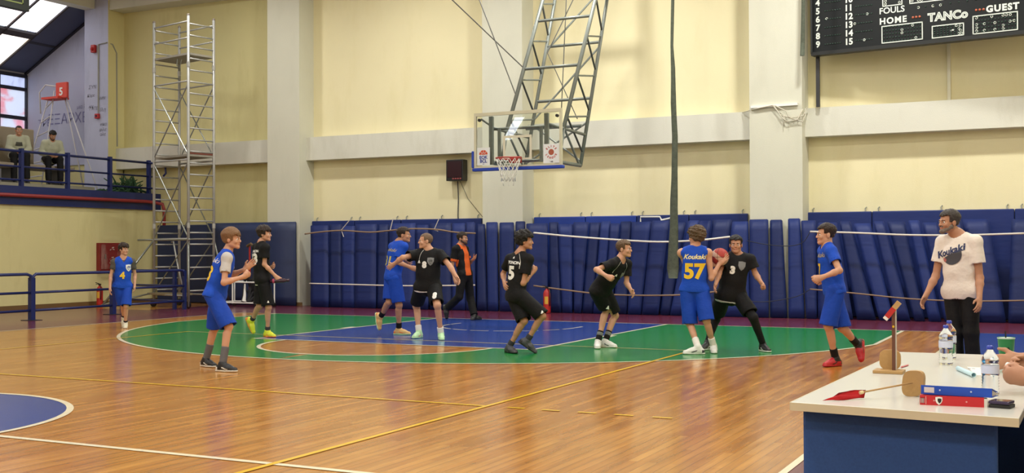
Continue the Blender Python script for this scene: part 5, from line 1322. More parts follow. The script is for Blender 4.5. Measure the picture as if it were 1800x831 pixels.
r_np = np.array(_r2); 
def pz_at(u, v, depth):
    d = _f*1982.3 + _r2*(u - 900) - _u2*(v - 415.5)
    return np.array((9.145, -5.891, 1.3895)) + np.array(d)*depth/1982.3
def hm(name, col): return M(name, col, rough=.55, var=.3, scale=60, bump=.6, bscale=120, spec=.4)
H_DARK = hm('dark_brown_hair', S(44, 30, 22)); H_LIGHT = hm('light_brown_hair', S(122, 90, 60)); H_BLK = hm('black_hair', S(20, 17, 16)); H_CURL = hm('ash_brown_curls', S(92, 74, 54)); H_SAND = hm('sandy_hair', S(96, 74, 52)); H_BUZZ = hm('cropped_brown_hair', S(112, 88, 68)); H_GREY = hm('greying_dark_hair', S(62, 56, 52)); BEARD_G = hm('greying_beard', S(120, 108, 98)); BEARD_D = hm('dark_stubble', S(70, 52, 42))
SO_W = cloth('white_sock', S(226, 222, 216)); SO_K = cloth('black_sock', S(22, 22, 24)); SO_G = cloth('grey_sock', S(98, 98, 102)); SO_D = cloth('dark_grey_sock', S(58, 58, 64)); SO_B = cloth('grey_sock_band', S(120, 124, 124))
SH = lambda n, c: M(n, c, rough=.5, var=.08, bump=.15, bscale=60)
BLK_S, WH_S, NEON, ORG_S, PINK_S, MINT_S, RED_S, CREAM_S, GREY_S, SAND_S = SH('black_shoe', S(24, 24, 26)), SH('white_shoe', S(222, 222, 216)), SH('neon_yellow_shoe', S(206, 214, 52)), SH('orange_shoe', S(226, 128, 58)), SH('pink_shoe', S(232, 120, 130)), SH('mint_shoe', S(184, 226, 176)), SH('red_shoe', S(178, 28, 40)), SH('cream_shoe', S(212, 208, 186)), SH('dark_grey_shoe', S(66, 68, 74)), SH('tan_shoe', S(206, 170, 110))
def jersey(mat, off=.024, sleeve=0, hem=.10, **k): return dict(name='jersey', mat=mat, off=off, sleeve=sleeve, hem=hem, **k)
def tee(mat, name='shirt', off=.014, sleeve=.62, hem=.08, **k): return dict(name=name, mat=mat, off=off, sleeve=sleeve, hem=hem, **k)
def shorts(mat, leg=.96, off=.014, flare=.106, seed=3): return dict(name='shorts', mat=mat, leg=leg, off=off, flare=flare, seed=seed)
CLUB = 'Koukaki'
def piping(d, f, n, sgn, mat):
    # thin pale seam from the neck down over the shoulder to the armhole
    L = [(.055, .205), (.085, .165), (.108, .115), (.118, .06), (.116, .0)]
    if sgn < 0: L = [(-x, y) for x, y in L]
    pts = [(x + .004, y) for x, y in L] + [(x - .004, y) for x, y in L[::-1]]
    shape(d, 'shirt', pts, f['pel'] + (f['nk'] - f['pel'])*.66, n, f['ax'], mat, 'piping')
PIPE = M('pale_grey_piping', S(190, 192, 190), rough=.7)
P = POSES
# -- far left, number 4
def pr4(f, d):
    c = f['pel'] + (f['nk'] - f['pel'])*.36; n = f['fb']
    txt(d, 'jersey', '4', .16, c + f['rb']*.02, n, ZUP, YELI, 'number', bold=.008)
    shape(d, 'jersey', sc_pts(SHIELD, .10), f['pel'] + (f['nk'] - f['pel'])*.66 - f['rb']*.085, n, ZUP, WHI, 'crest')
    shape(d, 'jersey', sc_pts(SHIELD, .062), f['pel'] + (f['nk'] - f['pel'])*.66 - f['rb']*.085 + n*.004, n, ZUP, BLUEI, 'crest')
person('walk4', 'boy in blue jersey number 4 walking by the blue guard rail', P['walk4'], dict(w=.86, hairmat=H_DARK, hair='mop', skin=SKIN_P, h=.0075,
    tops=[tee(C_DGREY, off=.012, sleeve=.55, hem=.02), jersey(C_BLUE, hem=.06, vneck=.07, neckr=.07)], bottoms=[shorts(C_BLUED, .97, flare=.106)],
    socks=[('sock', SO_K, .055, .085, .006), ('sock', SO_W, .0, .05, .006)], shoe=(CREAM_S, WH_S, CREAM_S), prints=pr4))
# -- clapping boy
def pr23(f, d):
    n = -f['fs']; a = f['pel'] + (f['nk'] - f['pel'])*.42
    txt(d, 'jersey', '23', .24, a, n, f['ax'], YELI, 'number', bold=.010)
    txt(d, 'jersey', CLUB, .085, f['pel'] + (f['nk'] - f['pel'])*.78, n, f['ax'], WHI, 'lettering', shear=.3)
person('clap', 'boy in blue jersey over a pale grey shirt clapping his hands at front left', P['clap'], dict(w=.86, hairmat=H_LIGHT, hair='bowl', skin=SKIN_P, h=.0062,
    tops=[tee(C_GREYT, off=.013, sleeve=.60, hem=.02), jersey(C_BLUE, hem=.05, neckr=.072)], bottoms=[shorts(C_BLUED, 1.0, flare=.106)],
    socks=[('sock', SO_G, .02, .21, .007)], shoe=(BLK_S, WH_S, WH_S, WHI, BLK_S), prints=pr23))
# -- black 33
def pr33(f, d):
    n = -f['fs']
    txt(d, 'shirt', '33', .22, f['pel'] + (f['nk'] - f['pel'])*.56 , n, f['ax'], WHI, 'number', bold=.012)
    txt(d, 'shirt', 'YPONON', .055, f['pel'] + (f['nk'] - f['pel'])*.80, n, f['ax'], WHI, 'lettering', bold=.002)
    shape(d, 'shorts', sc_pts(TRI, .035), f['J']['knR']*.8 + f['J']['hipR']*.2, np.cross(f['fb'], ZUP), ZUP, WHI, 'emblem')
root, J, made = person('bk33', 'boy in black kit and neon yellow shoes holding a dark bottle', P['bk33'], dict(w=.86, hairmat=H_DARK, hair='mop', skin=SKIN_P, h=.0072,
    tops=[tee(C_WHITE, name='undershirt', off=.024, sleeve=0, hem=.118), tee(C_BLACK, off=.028, sleeve=.62, hem=.10)], bottoms=[shorts(C_BLACKS, .93)],
    socks=[('sock', SO_D, .02, .09, .006)], shoe=(NEON, ORG_S, ORG_S, BLKI), prints=pr33))
hb = J['wrR'] + J['hvR']*.085
b = thing('bottle', 'dark bottle with a painted pink reflection held by the boy in black at left', 'bottle', tuple(hb))
ba = nrm(r_np*1.0 + ZUP*.05)
MB().lathe(hb - ba*.16, [(.02, 0), (.034, .01), (.036, .13), (.036, .22), (.03, .25), (.022, .27), (.026, .275), (.026, .31), (.01, .315)], 16, ba).build('flask', M('dark_purple_plastic', S(52, 26, 46), rough=.25), b, smooth=True)
MB().lathe(hb - ba*.115, [(.0365, 0), (.037, .002), (.037, .03), (.0365, .032)], 16, ba).build('band', M('painted_pink_reflection', S(170, 60, 96)), b, smooth=True)  # pinkish reflection on the flask, put in as a coloured ring
# -- blue player with raised foot
def prbb(f, d):
    n = -f['fs']
    txt(d, 'shirt', '31', .22, f['pel'] + (f['nk'] - f['pel'])*.42, n, f['ax'], M('worn_gold_print', S(190, 176, 96)), 'number', bold=.008)
    txt(d, 'shirt', CLUB, .08, f['pel'] + (f['nk'] - f['pel'])*.78, n, f['ax'], M('worn_gold_print', S(190, 176, 96)), 'lettering', shear=.3)
person('bb', 'young man in blue shirt with one foot raised pressed against black number 8', P['bb'], dict(w=.95, hairmat=H_DARK, hair='fade', skin=SKIN_T, h=.0074,
    tops=[tee(C_BLUE, off=.018, sleeve=.72, hem=.06)], bottoms=[dict(name='shorts', mat=C_BLUED, leg=.9, off=.018, flare=.106, seed=4)],
    socks=[('sock', SO_K, .02, .12, .006)], shoe=(SAND_S, MINT_S, ORG_S, BLKI), prints=prbb))
# -- black 8
def pr8(f, d):
    n = f['fs']; a = f['pel'] + (f['nk'] - f['pel'])*.60
    txt(d, 'shirt', '8', .125, a + f['rs']*.03, n, f['ax'], WHI, 'number', bold=.010)
    shape(d, 'shirt', sc_pts(SHIELD, .10), a + f['ax']*.055 - f['rs']*.065, n, f['ax'], GREYI, 'crest'); shape(d, 'shirt', sc_pts(SHIELD, .06), a + f['ax']*.055 - f['rs']*.065 + n*.004, n, f['ax'], BLKI, 'crest')
    piping(d, f, n, -1, PIPE)
    shape(d, 'shirt', sc_pts(TRI, .05), a + f['ax']*.05 + f['rs']*.12, n, f['ax'], WHI, 'emblem')
    txt(d, 'shorts', '8', .11, f['J']['hipL']*.52 + f['J']['knL']*.48 - f['rs']*.02, n, ZUP, WHI, 'number', bold=.010)
person('b8', 'young man in black shirt number 8 leaning on the blue player', P['b8'], dict(w=1.0, hairmat=H_BUZZ, hair='buzz', skin=SKIN_P, h=.0074,
    tops=[tee(C_WHITE, name='undershirt', off=.024, sleeve=0, hem=.098), tee(C_BLACK, off=.028, sleeve=.62, hem=.08)], bottoms=[dict(name='shorts', mat=C_BLACKS, leg=.86, off=.02, flare=.106, seed=6)],
    socks=[('sock', SO_W, .02, .11, .006)], shoe=(MINT_S, MINT_S, PINK_S, WHI), prints=pr8))
# -- referee
def referee_mats(f_front):
    return None
RF = {k: V3(v) for k, v in P['ref'].items() if isinstance(v, tuple)}
def ref_fn(c):
    f = nrm(RF['fs']); r = np.cross(f, ZUP); m = (c - RF['neck']) @ f; l = (c - RF['neck']) @ r; z = (c - RF['neck'])[:, 2]
    o = np.zeros(len(c), int); o[(m > .02) & (np.abs(l) < .075)] = 1; o[(z > -.05) & (np.abs(l) < .11)] = 1
    for q in 'LR':
        sh, el = RF['sh' + q], RF['el' + q]; d_ = nrm(el - sh); t_ = (c - sh) @ d_; rr = np.linalg.norm(c - sh - t_[:, None]*d_, axis=1)
        o[(t_ > np.linalg.norm(el - sh)*.52) & (rr < .11)] = 1
    return o
person('ref', 'referee in black polo with orange front striding along the mats', P['ref'], dict(w=.95, hairmat=H_DARK, hair='short', skin=SKIN_T, beard=BEARD_D, h=.008,
    tops=[dict(name='polo_shirt', mat=C_BLACK, mats=[C_BLACK, C_ORANGE], off=.016, sleeve=.66, hem=.04, mi_fn=ref_fn, neckr=.068)],
    bottoms=[dict(name='trousers', mat=C_TROUS, leg=1.96, off=.012, flare=.075, seed=8)], shoe=(BLK_S, BLK_S, GREY_S)))
# -- black 5
def pr5(f, d):
    n = -f['fs']
    txt(d, 'shirt', '5', .24, f['pel'] + (f['nk'] - f['pel'])*.52, n, f['ax'], WHI, 'number', bold=.012)
    txt(d, 'shirt', 'YPONON', .055, f['pel'] + (f['nk'] - f['pel'])*.80, n, f['ax'], WHI, 'lettering', bold=.002)
    piping(d, f, n, 1, PIPE)
    shape(d, 'shirt', sc_pts(TRI, .03), f['pel'] + (f['nk'] - f['pel'])*.93, n, f['ax'], WHI, 'emblem')
    shape(d, 'shorts', sc_pts(TRI, .045), f['J']['hipR']*.2 + f['J']['knR']*.8, np.cross(f['fb'], ZUP), ZUP, WHI, 'emblem')
person('b5', 'curly haired boy in black number 5 running to the right', P['b5'], dict(w=.9, hairmat=H_BLK, hair='afro', skin=SKIN_T, h=.0068,
    tops=[tee(C_BLACK, off=.020, sleeve=.62, hem=.09)], bottoms=[shorts(C_BLACKS, .97, flare=.106, seed=9)], socks=[('sock', SO_D, .02, .10, .006)], shoe=(GREY_S, BLK_S, BLK_S), prints=pr5))
# -- crouching black
def pr15(f, d):
    n = f['fs']; a = f['pel'] + (f['nk'] - f['pel'])*.66
    piping(d, f, n, -1, PIPE); piping(d, f, n, 1, PIPE)
    shape(d, 'shirt', sc_pts(TRI, .04), a + f['rs']*.05, n, f['ax'], WHI, 'emblem'); shape(d, 'shirt', sc_pts(SHIELD, .075), a - f['rs']*.07, n, f['ax'], GREYI, 'crest')
    shape(d, 'shorts', sc_pts(TRI, .055), f['J']['hipR']*.35 + f['J']['knR']*.65, n, ZUP, WHI, 'emblem')
person('b15', 'boy in plain black kit and white shoes crouching in the green zone', P['b15'], dict(w=.92, hairmat=H_SAND, hair='bowl' if False else 'short', skin=SKIN_P, h=.0068,
    tops=[tee(C_BLACK, off=.020, sleeve=.64, hem=.07)], bottoms=[shorts(C_BLACKS, .86, flare=.106, seed=10)], socks=[('sock', SO_K, .02, .10, .006), ('sock', SO_B, .10, .15, .0065), ('sock', SO_K, .15, .17, .0065)], shoe=(WH_S, WH_S, GREY_S, WHI), prints=pr15))
# -- blue 57 with the ball
def pr57(f, d):
    n = -f['fs']
    txt(d, 'jersey', '57', .27, f['pel'] + (f['nk'] - f['pel'])*.42, n, f['ax'], YELI, 'number', bold=.012)
    txt(d, 'jersey', CLUB, .088, f['pel'] + (f['nk'] - f['pel'])*.80, n, f['ax'], M('cream_yellow_print', S(232, 220, 150)), 'lettering', shear=.35, bold=.002)
root, J57, _ = person('b57', 'curly haired boy in blue jersey number 57 holding the ball', P['b57'], dict(w=.92, hairmat=H_CURL, hair='curly', skin=SKIN_P, h=.0062,
    tops=[jersey(C_BLUE, off=.022, hem=.04, neckr=.068)], bottoms=[shorts(C_BLUED, 1.0, flare=.106, seed=11)], socks=[('sock', SO_W, .02, .14, .006)], shoe=(WH_S, WH_S, GREY_S, WHI), prints=pr57))
# -- black 3
def pr3(f, d):
    n = f['fs']; a = f['pel'] + (f['nk'] - f['pel'])*.62
    txt(d, 'shirt', '3', .13, a + f['rs']*.04, n, f['ax'], WHI, 'number', bold=.010)
    shape(d, 'shirt', sc_pts(SHIELD, .10), a + f['ax']*.06 - f['rs']*.075, n, f['ax'], GREYI, 'crest')
person('b3', 'young man in black number 3 with black tights guarding the ball', P['b3'], dict(w=.96, hairmat=H_BLK, hair='short', skin=SKIN_T, h=.0068,
    tops=[tee(C_GREYT, name='undershirt', off=.025, sleeve=0, hem=.122), tee(C_BLACK, off=.030, sleeve=.64, hem=.10)], bottoms=[dict(name='tights', mat=C_TROUS, leg=1.97, off=-.004, flare=.041, seed=12, amp=.002), shorts(C_BLACKS, .80, flare=.106, seed=13)],
    shoe=(BLK_S, WH_S, WH_S, WHI), prints=pr3))
# -- blue, red shoes
def prr(f, d):
    n = f['fs']; a = f['pel'] + (f['nk'] - f['pel'])*.50
    txt(d, 'shirt', '7', .17, a, n, f['ax'], YELI, 'number', bold=.008); txt(d, 'shirt', CLUB, .08, a + f['ax']*.17, n, f['ax'], M('worn_gold_print', S(190, 176, 96)), 'lettering', shear=.3)
person('red', 'young man in blue shirt and red shoes walking left in front of the table', P['red'], dict(w=.9, hairmat=H_DARK, hair='fade', skin=SKIN_P, h=.0064,
    tops=[tee(C_BLUE, off=.017, sleeve=.60, hem=.05)], bottoms=[shorts(C_BLUED, .98, flare=.106, seed=14)], socks=[('sock', SO_K, .02, .13, .006)], shoe=(RED_S, RED_S, BLK_S, BLKI, BLK_S), prints=prr))
# -- man in white
def prm(f, d):
    n = nrm(f['fs']); a = f['pel'] + (f['nk'] - f['pel'])*.66 + f['rs']*.02
    half = [(.115*math.cos(t_) , .115*math.sin(t_)) for t_ in np.linspace(-PI*.86, PI*.14, 18)]
    shape(d, 't_shirt', half, a + f['ax']*.01, n, f['ax'], M('dark_grey_ball_print', S(70, 72, 80)), 'ball_print')
    txt(d, 't_shirt', CLUB, .098, a + f['ax']*.035 + f['rs']*.02, n + f['rs']*.0, f['ax'] + f['rs']*.28, M('navy_print', S(36, 50, 96)), 'lettering', bold=.003, shear=.2)
    shape(d, 't_shirt', [(.022*math.cos(t_), .022*math.sin(t_)) for t_ in np.linspace(0, 2*PI, 12)[:-1]], a + f['rs']*.08 - f['ax']*.055, n, f['ax'], M('dull_red_print', S(190, 110, 104)), 'emblem')
rm, Jm, _ = person('man', 'bearded man in white t shirt and black trousers standing beyond the table', P['man'], dict(w=.96, hairmat=H_GREY, hair='short', skin=SKIN_T, beard=BEARD_G, h=.0062,
    tops=[dict(name='t_shirt', mat=C_WHITE, off=.020, sleeve=.60, hem=.10, amp=.007)], bottoms=[dict(name='trousers', mat=C_TROUS, leg=1.95, off=.010, flare=.075, seed=15)], shoe=(BLK_S, BLK_S, GREY_S), prints=prm))
# -- ball
bc = pz_at(1265.5, 451.6, 15.24)
t = thing('basketball', 'red and cream basketball in the hands of number 57', 'ball', tuple(bc))
bmesh_ = bmesh.new(); bmesh.ops.create_uvsphere(bmesh_, u_segments=72, v_segments=44, radius=.122)
me = bpy.data.meshes.new('panels'); 
for f in bmesh_.faces:
    f.smooth = True; c = f.calc_center_median(); f.material_index = 1 if (abs(c.x*.6 + c.z*.8) < .03 or abs(c.x*.8 - c.z*.6) > .098) else 0
bmesh_.to_mesh(me); bmesh_.free(); me.materials.append(M('red_ball_leather', S(168, 52, 44), rough=.6, bump=.3, bscale=300)); me.materials.append(M('cream_ball_leather', S(206, 170, 150), rough=.6, bump=.3, bscale=300))
o = bpy.data.objects.new('panels', me); COL.objects.link(o); o.parent = t
mb = MB()
for axv in ((1, 0, 0), (0, 1, 0), (0, 0, 1)):
    a_ = V3(axv); e1 = orth(V3((.3, .5, .8)), a_); e2 = np.cross(a_, e1)
    mb.tube([bc + (e1*math.cos(k*PI/16) + e2*math.sin(k*PI/16))*.1215 for k in range(33)], .0028, 5, caps=False)
mb.build('seams', BLKI, t)
# ---- spectators on the gallery
def seated(key, label, hip, face_dir, look, H=1.75, lean=.25, floorz=3.1, wr=None, headpitch=-.2, fwd=.2):
    f = nrm(V3(face_dir)); r_ = np.cross(f, ZUP); hip = V3(hip); s = H/1.75
    Q = dict(H=H, fb=tuple(f), fs=tuple(f), fh=tuple(nrm(f)), pitch=headpitch, tilt=0)
    pel = hip; nk = hip + ZUP*.50*s*math.cos(lean) + f*.50*s*math.sin(lean)
    Q['pel'] = tuple(pel); Q['neck'] = tuple(nk); Q['head'] = tuple(nk + ZUP*.165*s + f*.06*s)
    for q, sg in (('L', -1), ('R', 1)):
        h_ = pel + r_*sg*.09*s; k_ = h_ + f*.40*s + r_*sg*.06 - ZUP*.01; a_ = np.array([k_[0], k_[1], floorz + .085]) + f*.05
        sh = nk + r_*sg*.185*s - ZUP*.035; w_ = V3(wr[q]) if wr else k_ - f*.02 + ZUP*.09 - r_*sg*.06
        m_ = (sh + w_)/2; L = .27*s; dd = np.linalg.norm(w_ - sh)/2; hgt = math.sqrt(max(.001, L*L - dd*dd)); bd = orth(-f*.4 + r_*sg*.6 - ZUP*.8, nrm(w_ - sh))
        e_ = m_ + bd*hgt
        Q['hip' + q] = tuple(h_); Q['kn' + q] = tuple(k_); Q['ank' + q] = tuple(a_); Q['toe' + q] = tuple(a_ + f*.2 - ZUP*.05); Q['sh' + q] = tuple(sh); Q['el' + q] = tuple(e_); Q['wr' + q] = tuple(w_); Q['hv' + q] = tuple(nrm(nrm(w_ - e_) + f*.3)); Q['hp' + q] = look.get('hp', 'relaxed')
    look['z0'] = floorz
    return person(key, label, Q, look)
HOOD = lambda n: [dict(name='sweatshirt', mat=C_OLIVE, off=.022, sleeve=1.9, hem=.06, neckr=.066, amp=.009)]
TRS = lambda sd: [dict(name='trousers', mat=C_TROUS, leg=1.93, off=.016, flare=.075, seed=sd)]
FD = (.86, -.5, 0)
def prs(f, d):
    shape(d, 'sweatshirt', [(-.09, -.05), (.09, -.05), (.07, .05), (-.07, .05)], f['chest'], f['fs'], f['ax'], M('dark_print_patch', S(70, 70, 62)), 'print_patch')
seated('spec1', 'spectator in pale sweatshirt looking down, left one beside the beige bench end', (-15.05, 14.30, 3.83), FD, dict(w=1.05, hairmat=H_DARK, hair='buzz', skin=SKIN_T, tops=HOOD(1), bottoms=TRS(20), shoe=(BLK_S, BLK_S, WH_S), h=.009, prints=prs), lean=.32, headpitch=-.12)
rs2, Js2, _ = seated('spec2', 'dark haired spectator in pale sweatshirt bent over his phone', (-15.0, 15.28, 3.80), (.9, -.44, 0), dict(w=1.05, hairmat=H_BLK, hair='fade', skin=SKIN_T, beard=BEARD_D, tops=HOOD(2), bottoms=TRS(21), shoe=(BLK_S, BLK_S, WH_S), h=.009, hp='grip'), lean=.42, headpitch=-.6)
seated('spec3', 'dark clothed spectator cut by the left edge of the picture', (-15.05, 13.2, 3.80), FD, dict(w=1.05, hairmat=H_BLK, hair='short', skin=SKIN_T, tops=[dict(name='sweatshirt', mat=C_BLACK, off=.022, sleeve=1.9, hem=.06, neckr=.066, amp=.009)], bottoms=TRS(22), shoe=(BLK_S, BLK_S, WH_S), h=.010), lean=.3)
ph = (Js2['wrL'] + Js2['wrR'])/2 + V3((.12, -.06, .03))
t = thing('phone', 'small phone in the hands of the bent over spectator', 'phone', tuple(ph))
MB().obox(ph, V3((.5, .86, 0))*.035, nrm(V3((.86, -.5, .4)))*.07, nrm(V3((-.4, .2, .9)))*.005).build('case', BLACKP, t)
# ---- scorers' table and what lies on it
TZ = .76
t = thing('scorers_table', 'white topped table with blue end panels in the right foreground', 'table', (8.53, 0, 0))
TOPM = M('white_table_laminate', S(208, 209, 203), rough=.22, var=.03, scale=3)
mb = MB(); tv = [(8.1, -1.23), (8.96, -1.32), (9.02, 1.33), (8.19, 1.30)]
mb.hexa([(x, y, TZ - .035) for x, y in tv], [(x, y, TZ) for x, y in tv]); mb.build('table_top', TOPM, t, bevel=.004)
EDGE = M('cream_edge_band', S(206, 196, 166), rough=.5)
mb = MB(); mb.bar((8.1, -1.232, TZ - .0175), (8.96, -1.322, TZ - .0175), .004, .033); mb.bar((8.098, -1.23, TZ - .0175), (8.188, 1.30, TZ - .0175), .004, .033); mb.build('edge_band', EDGE, t)
FELT = M('blue_felt_panel', S(46, 80, 140), rough=.9, var=.22, scale=90)
mb = MB(); mb.hexa([(8.13, -1.14, .02), (8.88, -1.21, .02), (8.88, -1.17, .02), (8.13, -1.10, .02)], [(8.13, -1.14, TZ - .04), (8.88, -1.21, TZ - .04), (8.88, -1.17, TZ - .04), (8.13, -1.10, TZ - .04)]); mb.build('end_panel', FELT, t, bevel=.012)
mb = MB(); mb.box((8.16, -1.1, .06), (8.2, 1.2, TZ - .04)); mb.build('front_panel', FELT, t, bevel=.008)
mb = MB(); mb.box((8.2, 1.2, .02), (8.93, 1.24, TZ - .04)); mb.build('end_panel', FELT, t, bevel=.008)
def on_table(u, v, dz=0.0):
    d = _f*1982.3 + _r2*(u - 900) - _u2*(v - 415.5); k = (TZ + dz - 1.3895)/d.z
    return Vector((9.145, -5.891, 1.3895)) + d*k
def water(label, u, v, s=1.0):
    p = on_table(u, v); p.z = TZ
    b = thing('water_bottle', label, 'bottle', p, 'water bottles on the table')
    gl = _mats.get('clear_bottle_plastic')
    if not gl:
        gl = bpy.data.materials.new('clear_bottle_plastic'); gl.use_nodes = True; g_ = gl.node_tree.nodes['Principled BSDF']; g_.inputs['Transmission Weight'].default_value = 1; g_.inputs['Roughness'].default_value = .04; g_.inputs['IOR'].default_value = 1.2; g_.inputs['Base Color'].default_value = (.95, .97, 1, 1); _mats['clear_bottle_plastic'] = gl
    pr = [(.028, 0), (.033, .006)]
    for k in range(6): pr += [(.034, .02 + .014*k), (.031, .027 + .014*k)]
    pr += [(.0345, .108), (.0345, .155), (.031, .165), (.0345, .172), (.033, .19), (.024, .215), (.0145, .228), (.0135, .24)]
    MB().lathe(p, [(a_*s*(1.26 if b_ < .2 else 1.1), b_*s) for a_, b_ in pr], 24).build('body', gl, b, smooth=True)
    MB().lathe(p + EZ*.235*s, [(.016*s, 0), (.0165*s, .003), (.0165*s, .016*s), (.012*s, .02*s)], 18).build('cap', M('blue_cap', S(44, 64, 170), rough=.4), b, smooth=True)
    MB().lathe(p + EZ*.112*s, [(.0442*s, 0), (.0443*s, .001), (.0443*s, .04*s), (.0442*s, .041*s)], 24).build('label', M('pale_blue_label', S(206, 214, 236), rough=.4), b, smooth=True)
    MB().lathe(p + EZ*.11*s, [(.01, 0), (.0325*s, .001), (.0325*s, .072*s), (.01, .073*s)], 18) if False else None
    return b
water('clear water bottle with blue cap standing at the far left of the pair', 1663, 641, .84)
water('clear water bottle with blue cap half hidden behind another bottle', 1669, 631, .86)
water('clear water bottle with blue cap beside the black phones', 1741, 694, .83)
# possession paddles
def paddle(label, u, v, ang):
    return None
p = on_table(1563, 655); p.z = TZ
t = thing('possession_arrow', 'wooden possession arrow stand with a red and white pointer', 'table stand', p)
MB().obox(p + Vector((0, .0, .008)), Vector((.072, 0, 0)), Vector((0, .06, 0)), Vector((0, 0, .008))).build('base', PLY, t, bevel=.003)
def rdisc(c, ex, ey, n, hx, hy, th, name, mat, par):
    mb = MB(); vs = []
    for off in (0, th):
        for k in range(28):
            an = 2*PI*k/28; cx_, sx_ = math.cos(an), math.sin(an)
            vs.append(Vector(c) + Vector(ex)*(math.copysign(abs(cx_)**.6, cx_)*hx) + Vector(ey)*(math.copysign(abs(sx_)**.6, sx_)*hy) + Vector(n)*off)
    mb.add(vs, [tuple(range(28)), tuple(range(28, 56))[::-1]] + [(k, 28 + k, 28 + (k+1) % 28, (k+1) % 28) for k in range(28)])
    return mb.build(name, mat, par)
rdisc(p + Vector((.0, .03, .064)), (1, 0, 0), (0, 0, 1), (0, 1, 0), .052, .05, .014, 'wooden_disc', PLY, t)
MB().obox(p + Vector((.025, -.012, .17)), Vector((.008, 0, 0)), Vector((0, .008, 0)), Vector((0, 0, .155))).build('upright', M('dark_stained_wood', S(96, 58, 42), rough=.5), t)
MB().obox(p + Vector((.034, -.008, .17)), Vector((.004, 0, 0)), Vector((0, .006, 0)), Vector((0, 0, .153))).build('white_edge', M('pale_wood_edge', S(200, 192, 180)), t)
MB().lathe(p + Vector((.025, -.02, .235)), [(.006, 0), (.006, -.004), (.002, -.006)], 10, (0, 1, 0)).build('brass_pin', M('brass_pin', S(220, 180, 60), metal=.8, rough=.3), t)
ad = Vector((.62, 0, .78)).normalized(); an_ = Vector((.78, 0, -.62)).normalized(); hc_ = p + Vector((.022, -.022, .318))
for a0, a1, mt_ in ((.012, .052, PLY), (-.045, .012, REDP)):
    MB().obox(hc_ + ad*((a0 + a1)/2), ad*((a1 - a0)/2), an_*.013, Vector((0, .008, 0))).build('pointer', mt_, t)
MB().obox(hc_ + ad*-.052 , ad*.008, an_*.012, Vector((0, .008, 0))).build('pointer_tip', M('white_tip', S(226, 214, 206)), t)
p2 = on_table(1608, 697); p2.z = TZ
t = thing('foul_flag_holder', 'round edged wooden block holding the flag stick on the table', 'table stand', p2)
dv = Vector((.8, -.6, 0)).normalized()
rdisc(p2 + Vector((-.008, 0, .055)), Vector((1, .15, 0)).normalized(), Vector((.08, .0, 1)).normalized(), Vector((.15, 1, 0)).normalized(), .043, .055, .03, 'wooden_disc', PLY, t)
q0 = p2 + Vector((-.008, -.016, .06)); q1 = on_table(1517, 689, .03)
t = thing('foul_flag', 'red flag on a wooden stick lying across the white table', 'flag', q1)
MB().tube([q0, q1], .0038, 8).build('stick', M('pale_stick_wood', S(176, 140, 92)), t, smooth=True)
MB().tube([q1 + (q0 - q1)*.0, q1 + (q0 - q1).normalized()*-.016], .0075, 8).build('ferrule', M('cream_ferrule', S(216, 196, 150)), t)
c0 = q1 + (q1 - q0).normalized()*.004
fa, fb_, fc, fd_ = on_table(1519, 700, .004), on_table(1445, 705, .002), on_table(1474, 690, .026), on_table(1522, 686, .032)
bm = bmesh.new(); ga = {}
for i in range(9):
    for j in range(7):
        s_, h_ = i/8, j/6
        pt = (fd_*(1-h_) + fa*h_)*(1-s_) + (Vector(fc)*(1-h_)*.55 + Vector(fb_)*(h_*1.0 + (1-h_)*.45))*s_ if False else (fd_*(1-h_) + fa*h_)*(1-s_)**1.0 + (fb_)*s_
        pt = pt + Vector((0, 0, .012*math.sin(s_*PI)*(1 - h_) + .004*math.sin(h_*8 + s_*6)*s_*(1-s_)*4 + .002)); ga[i, j] = bm.verts.new(pt - Vector(q1))
for i in range(8):
    for j in range(6): bm.faces.new((ga[i,j], ga[i+1,j], ga[i+1,j+1], ga[i,j+1]))
fcv = bm.verts.new(fc - Vector(q1)); bm.faces.new((ga[2,0], fcv, ga[6,0]))
me = bpy.data.meshes.new('cloth'); 
bmesh.ops.solidify(bm, geom=bm.faces[:], thickness=.0015); [setattr(f, 'smooth', True) for f in bm.faces]
bm.to_mesh(me); bm.free(); me.materials.append(M('red_flag_cloth', S(206, 36, 44), rough=.7)); o = bpy.data.objects.new('cloth', me); COL.objects.link(o); o.parent = t
tag(MB().hexa([on_table(1583, 644), on_table(1597, 640), on_table(1597, 642), on_table(1584, 646)], [on_table(1583, 644, .003), on_table(1597, 640, .003), on_table(1597, 642, .003), on_table(1584, 646, .003)]).build('red_card', REDP), 'thin red slip lying behind the wooden stand on the table', 'card')
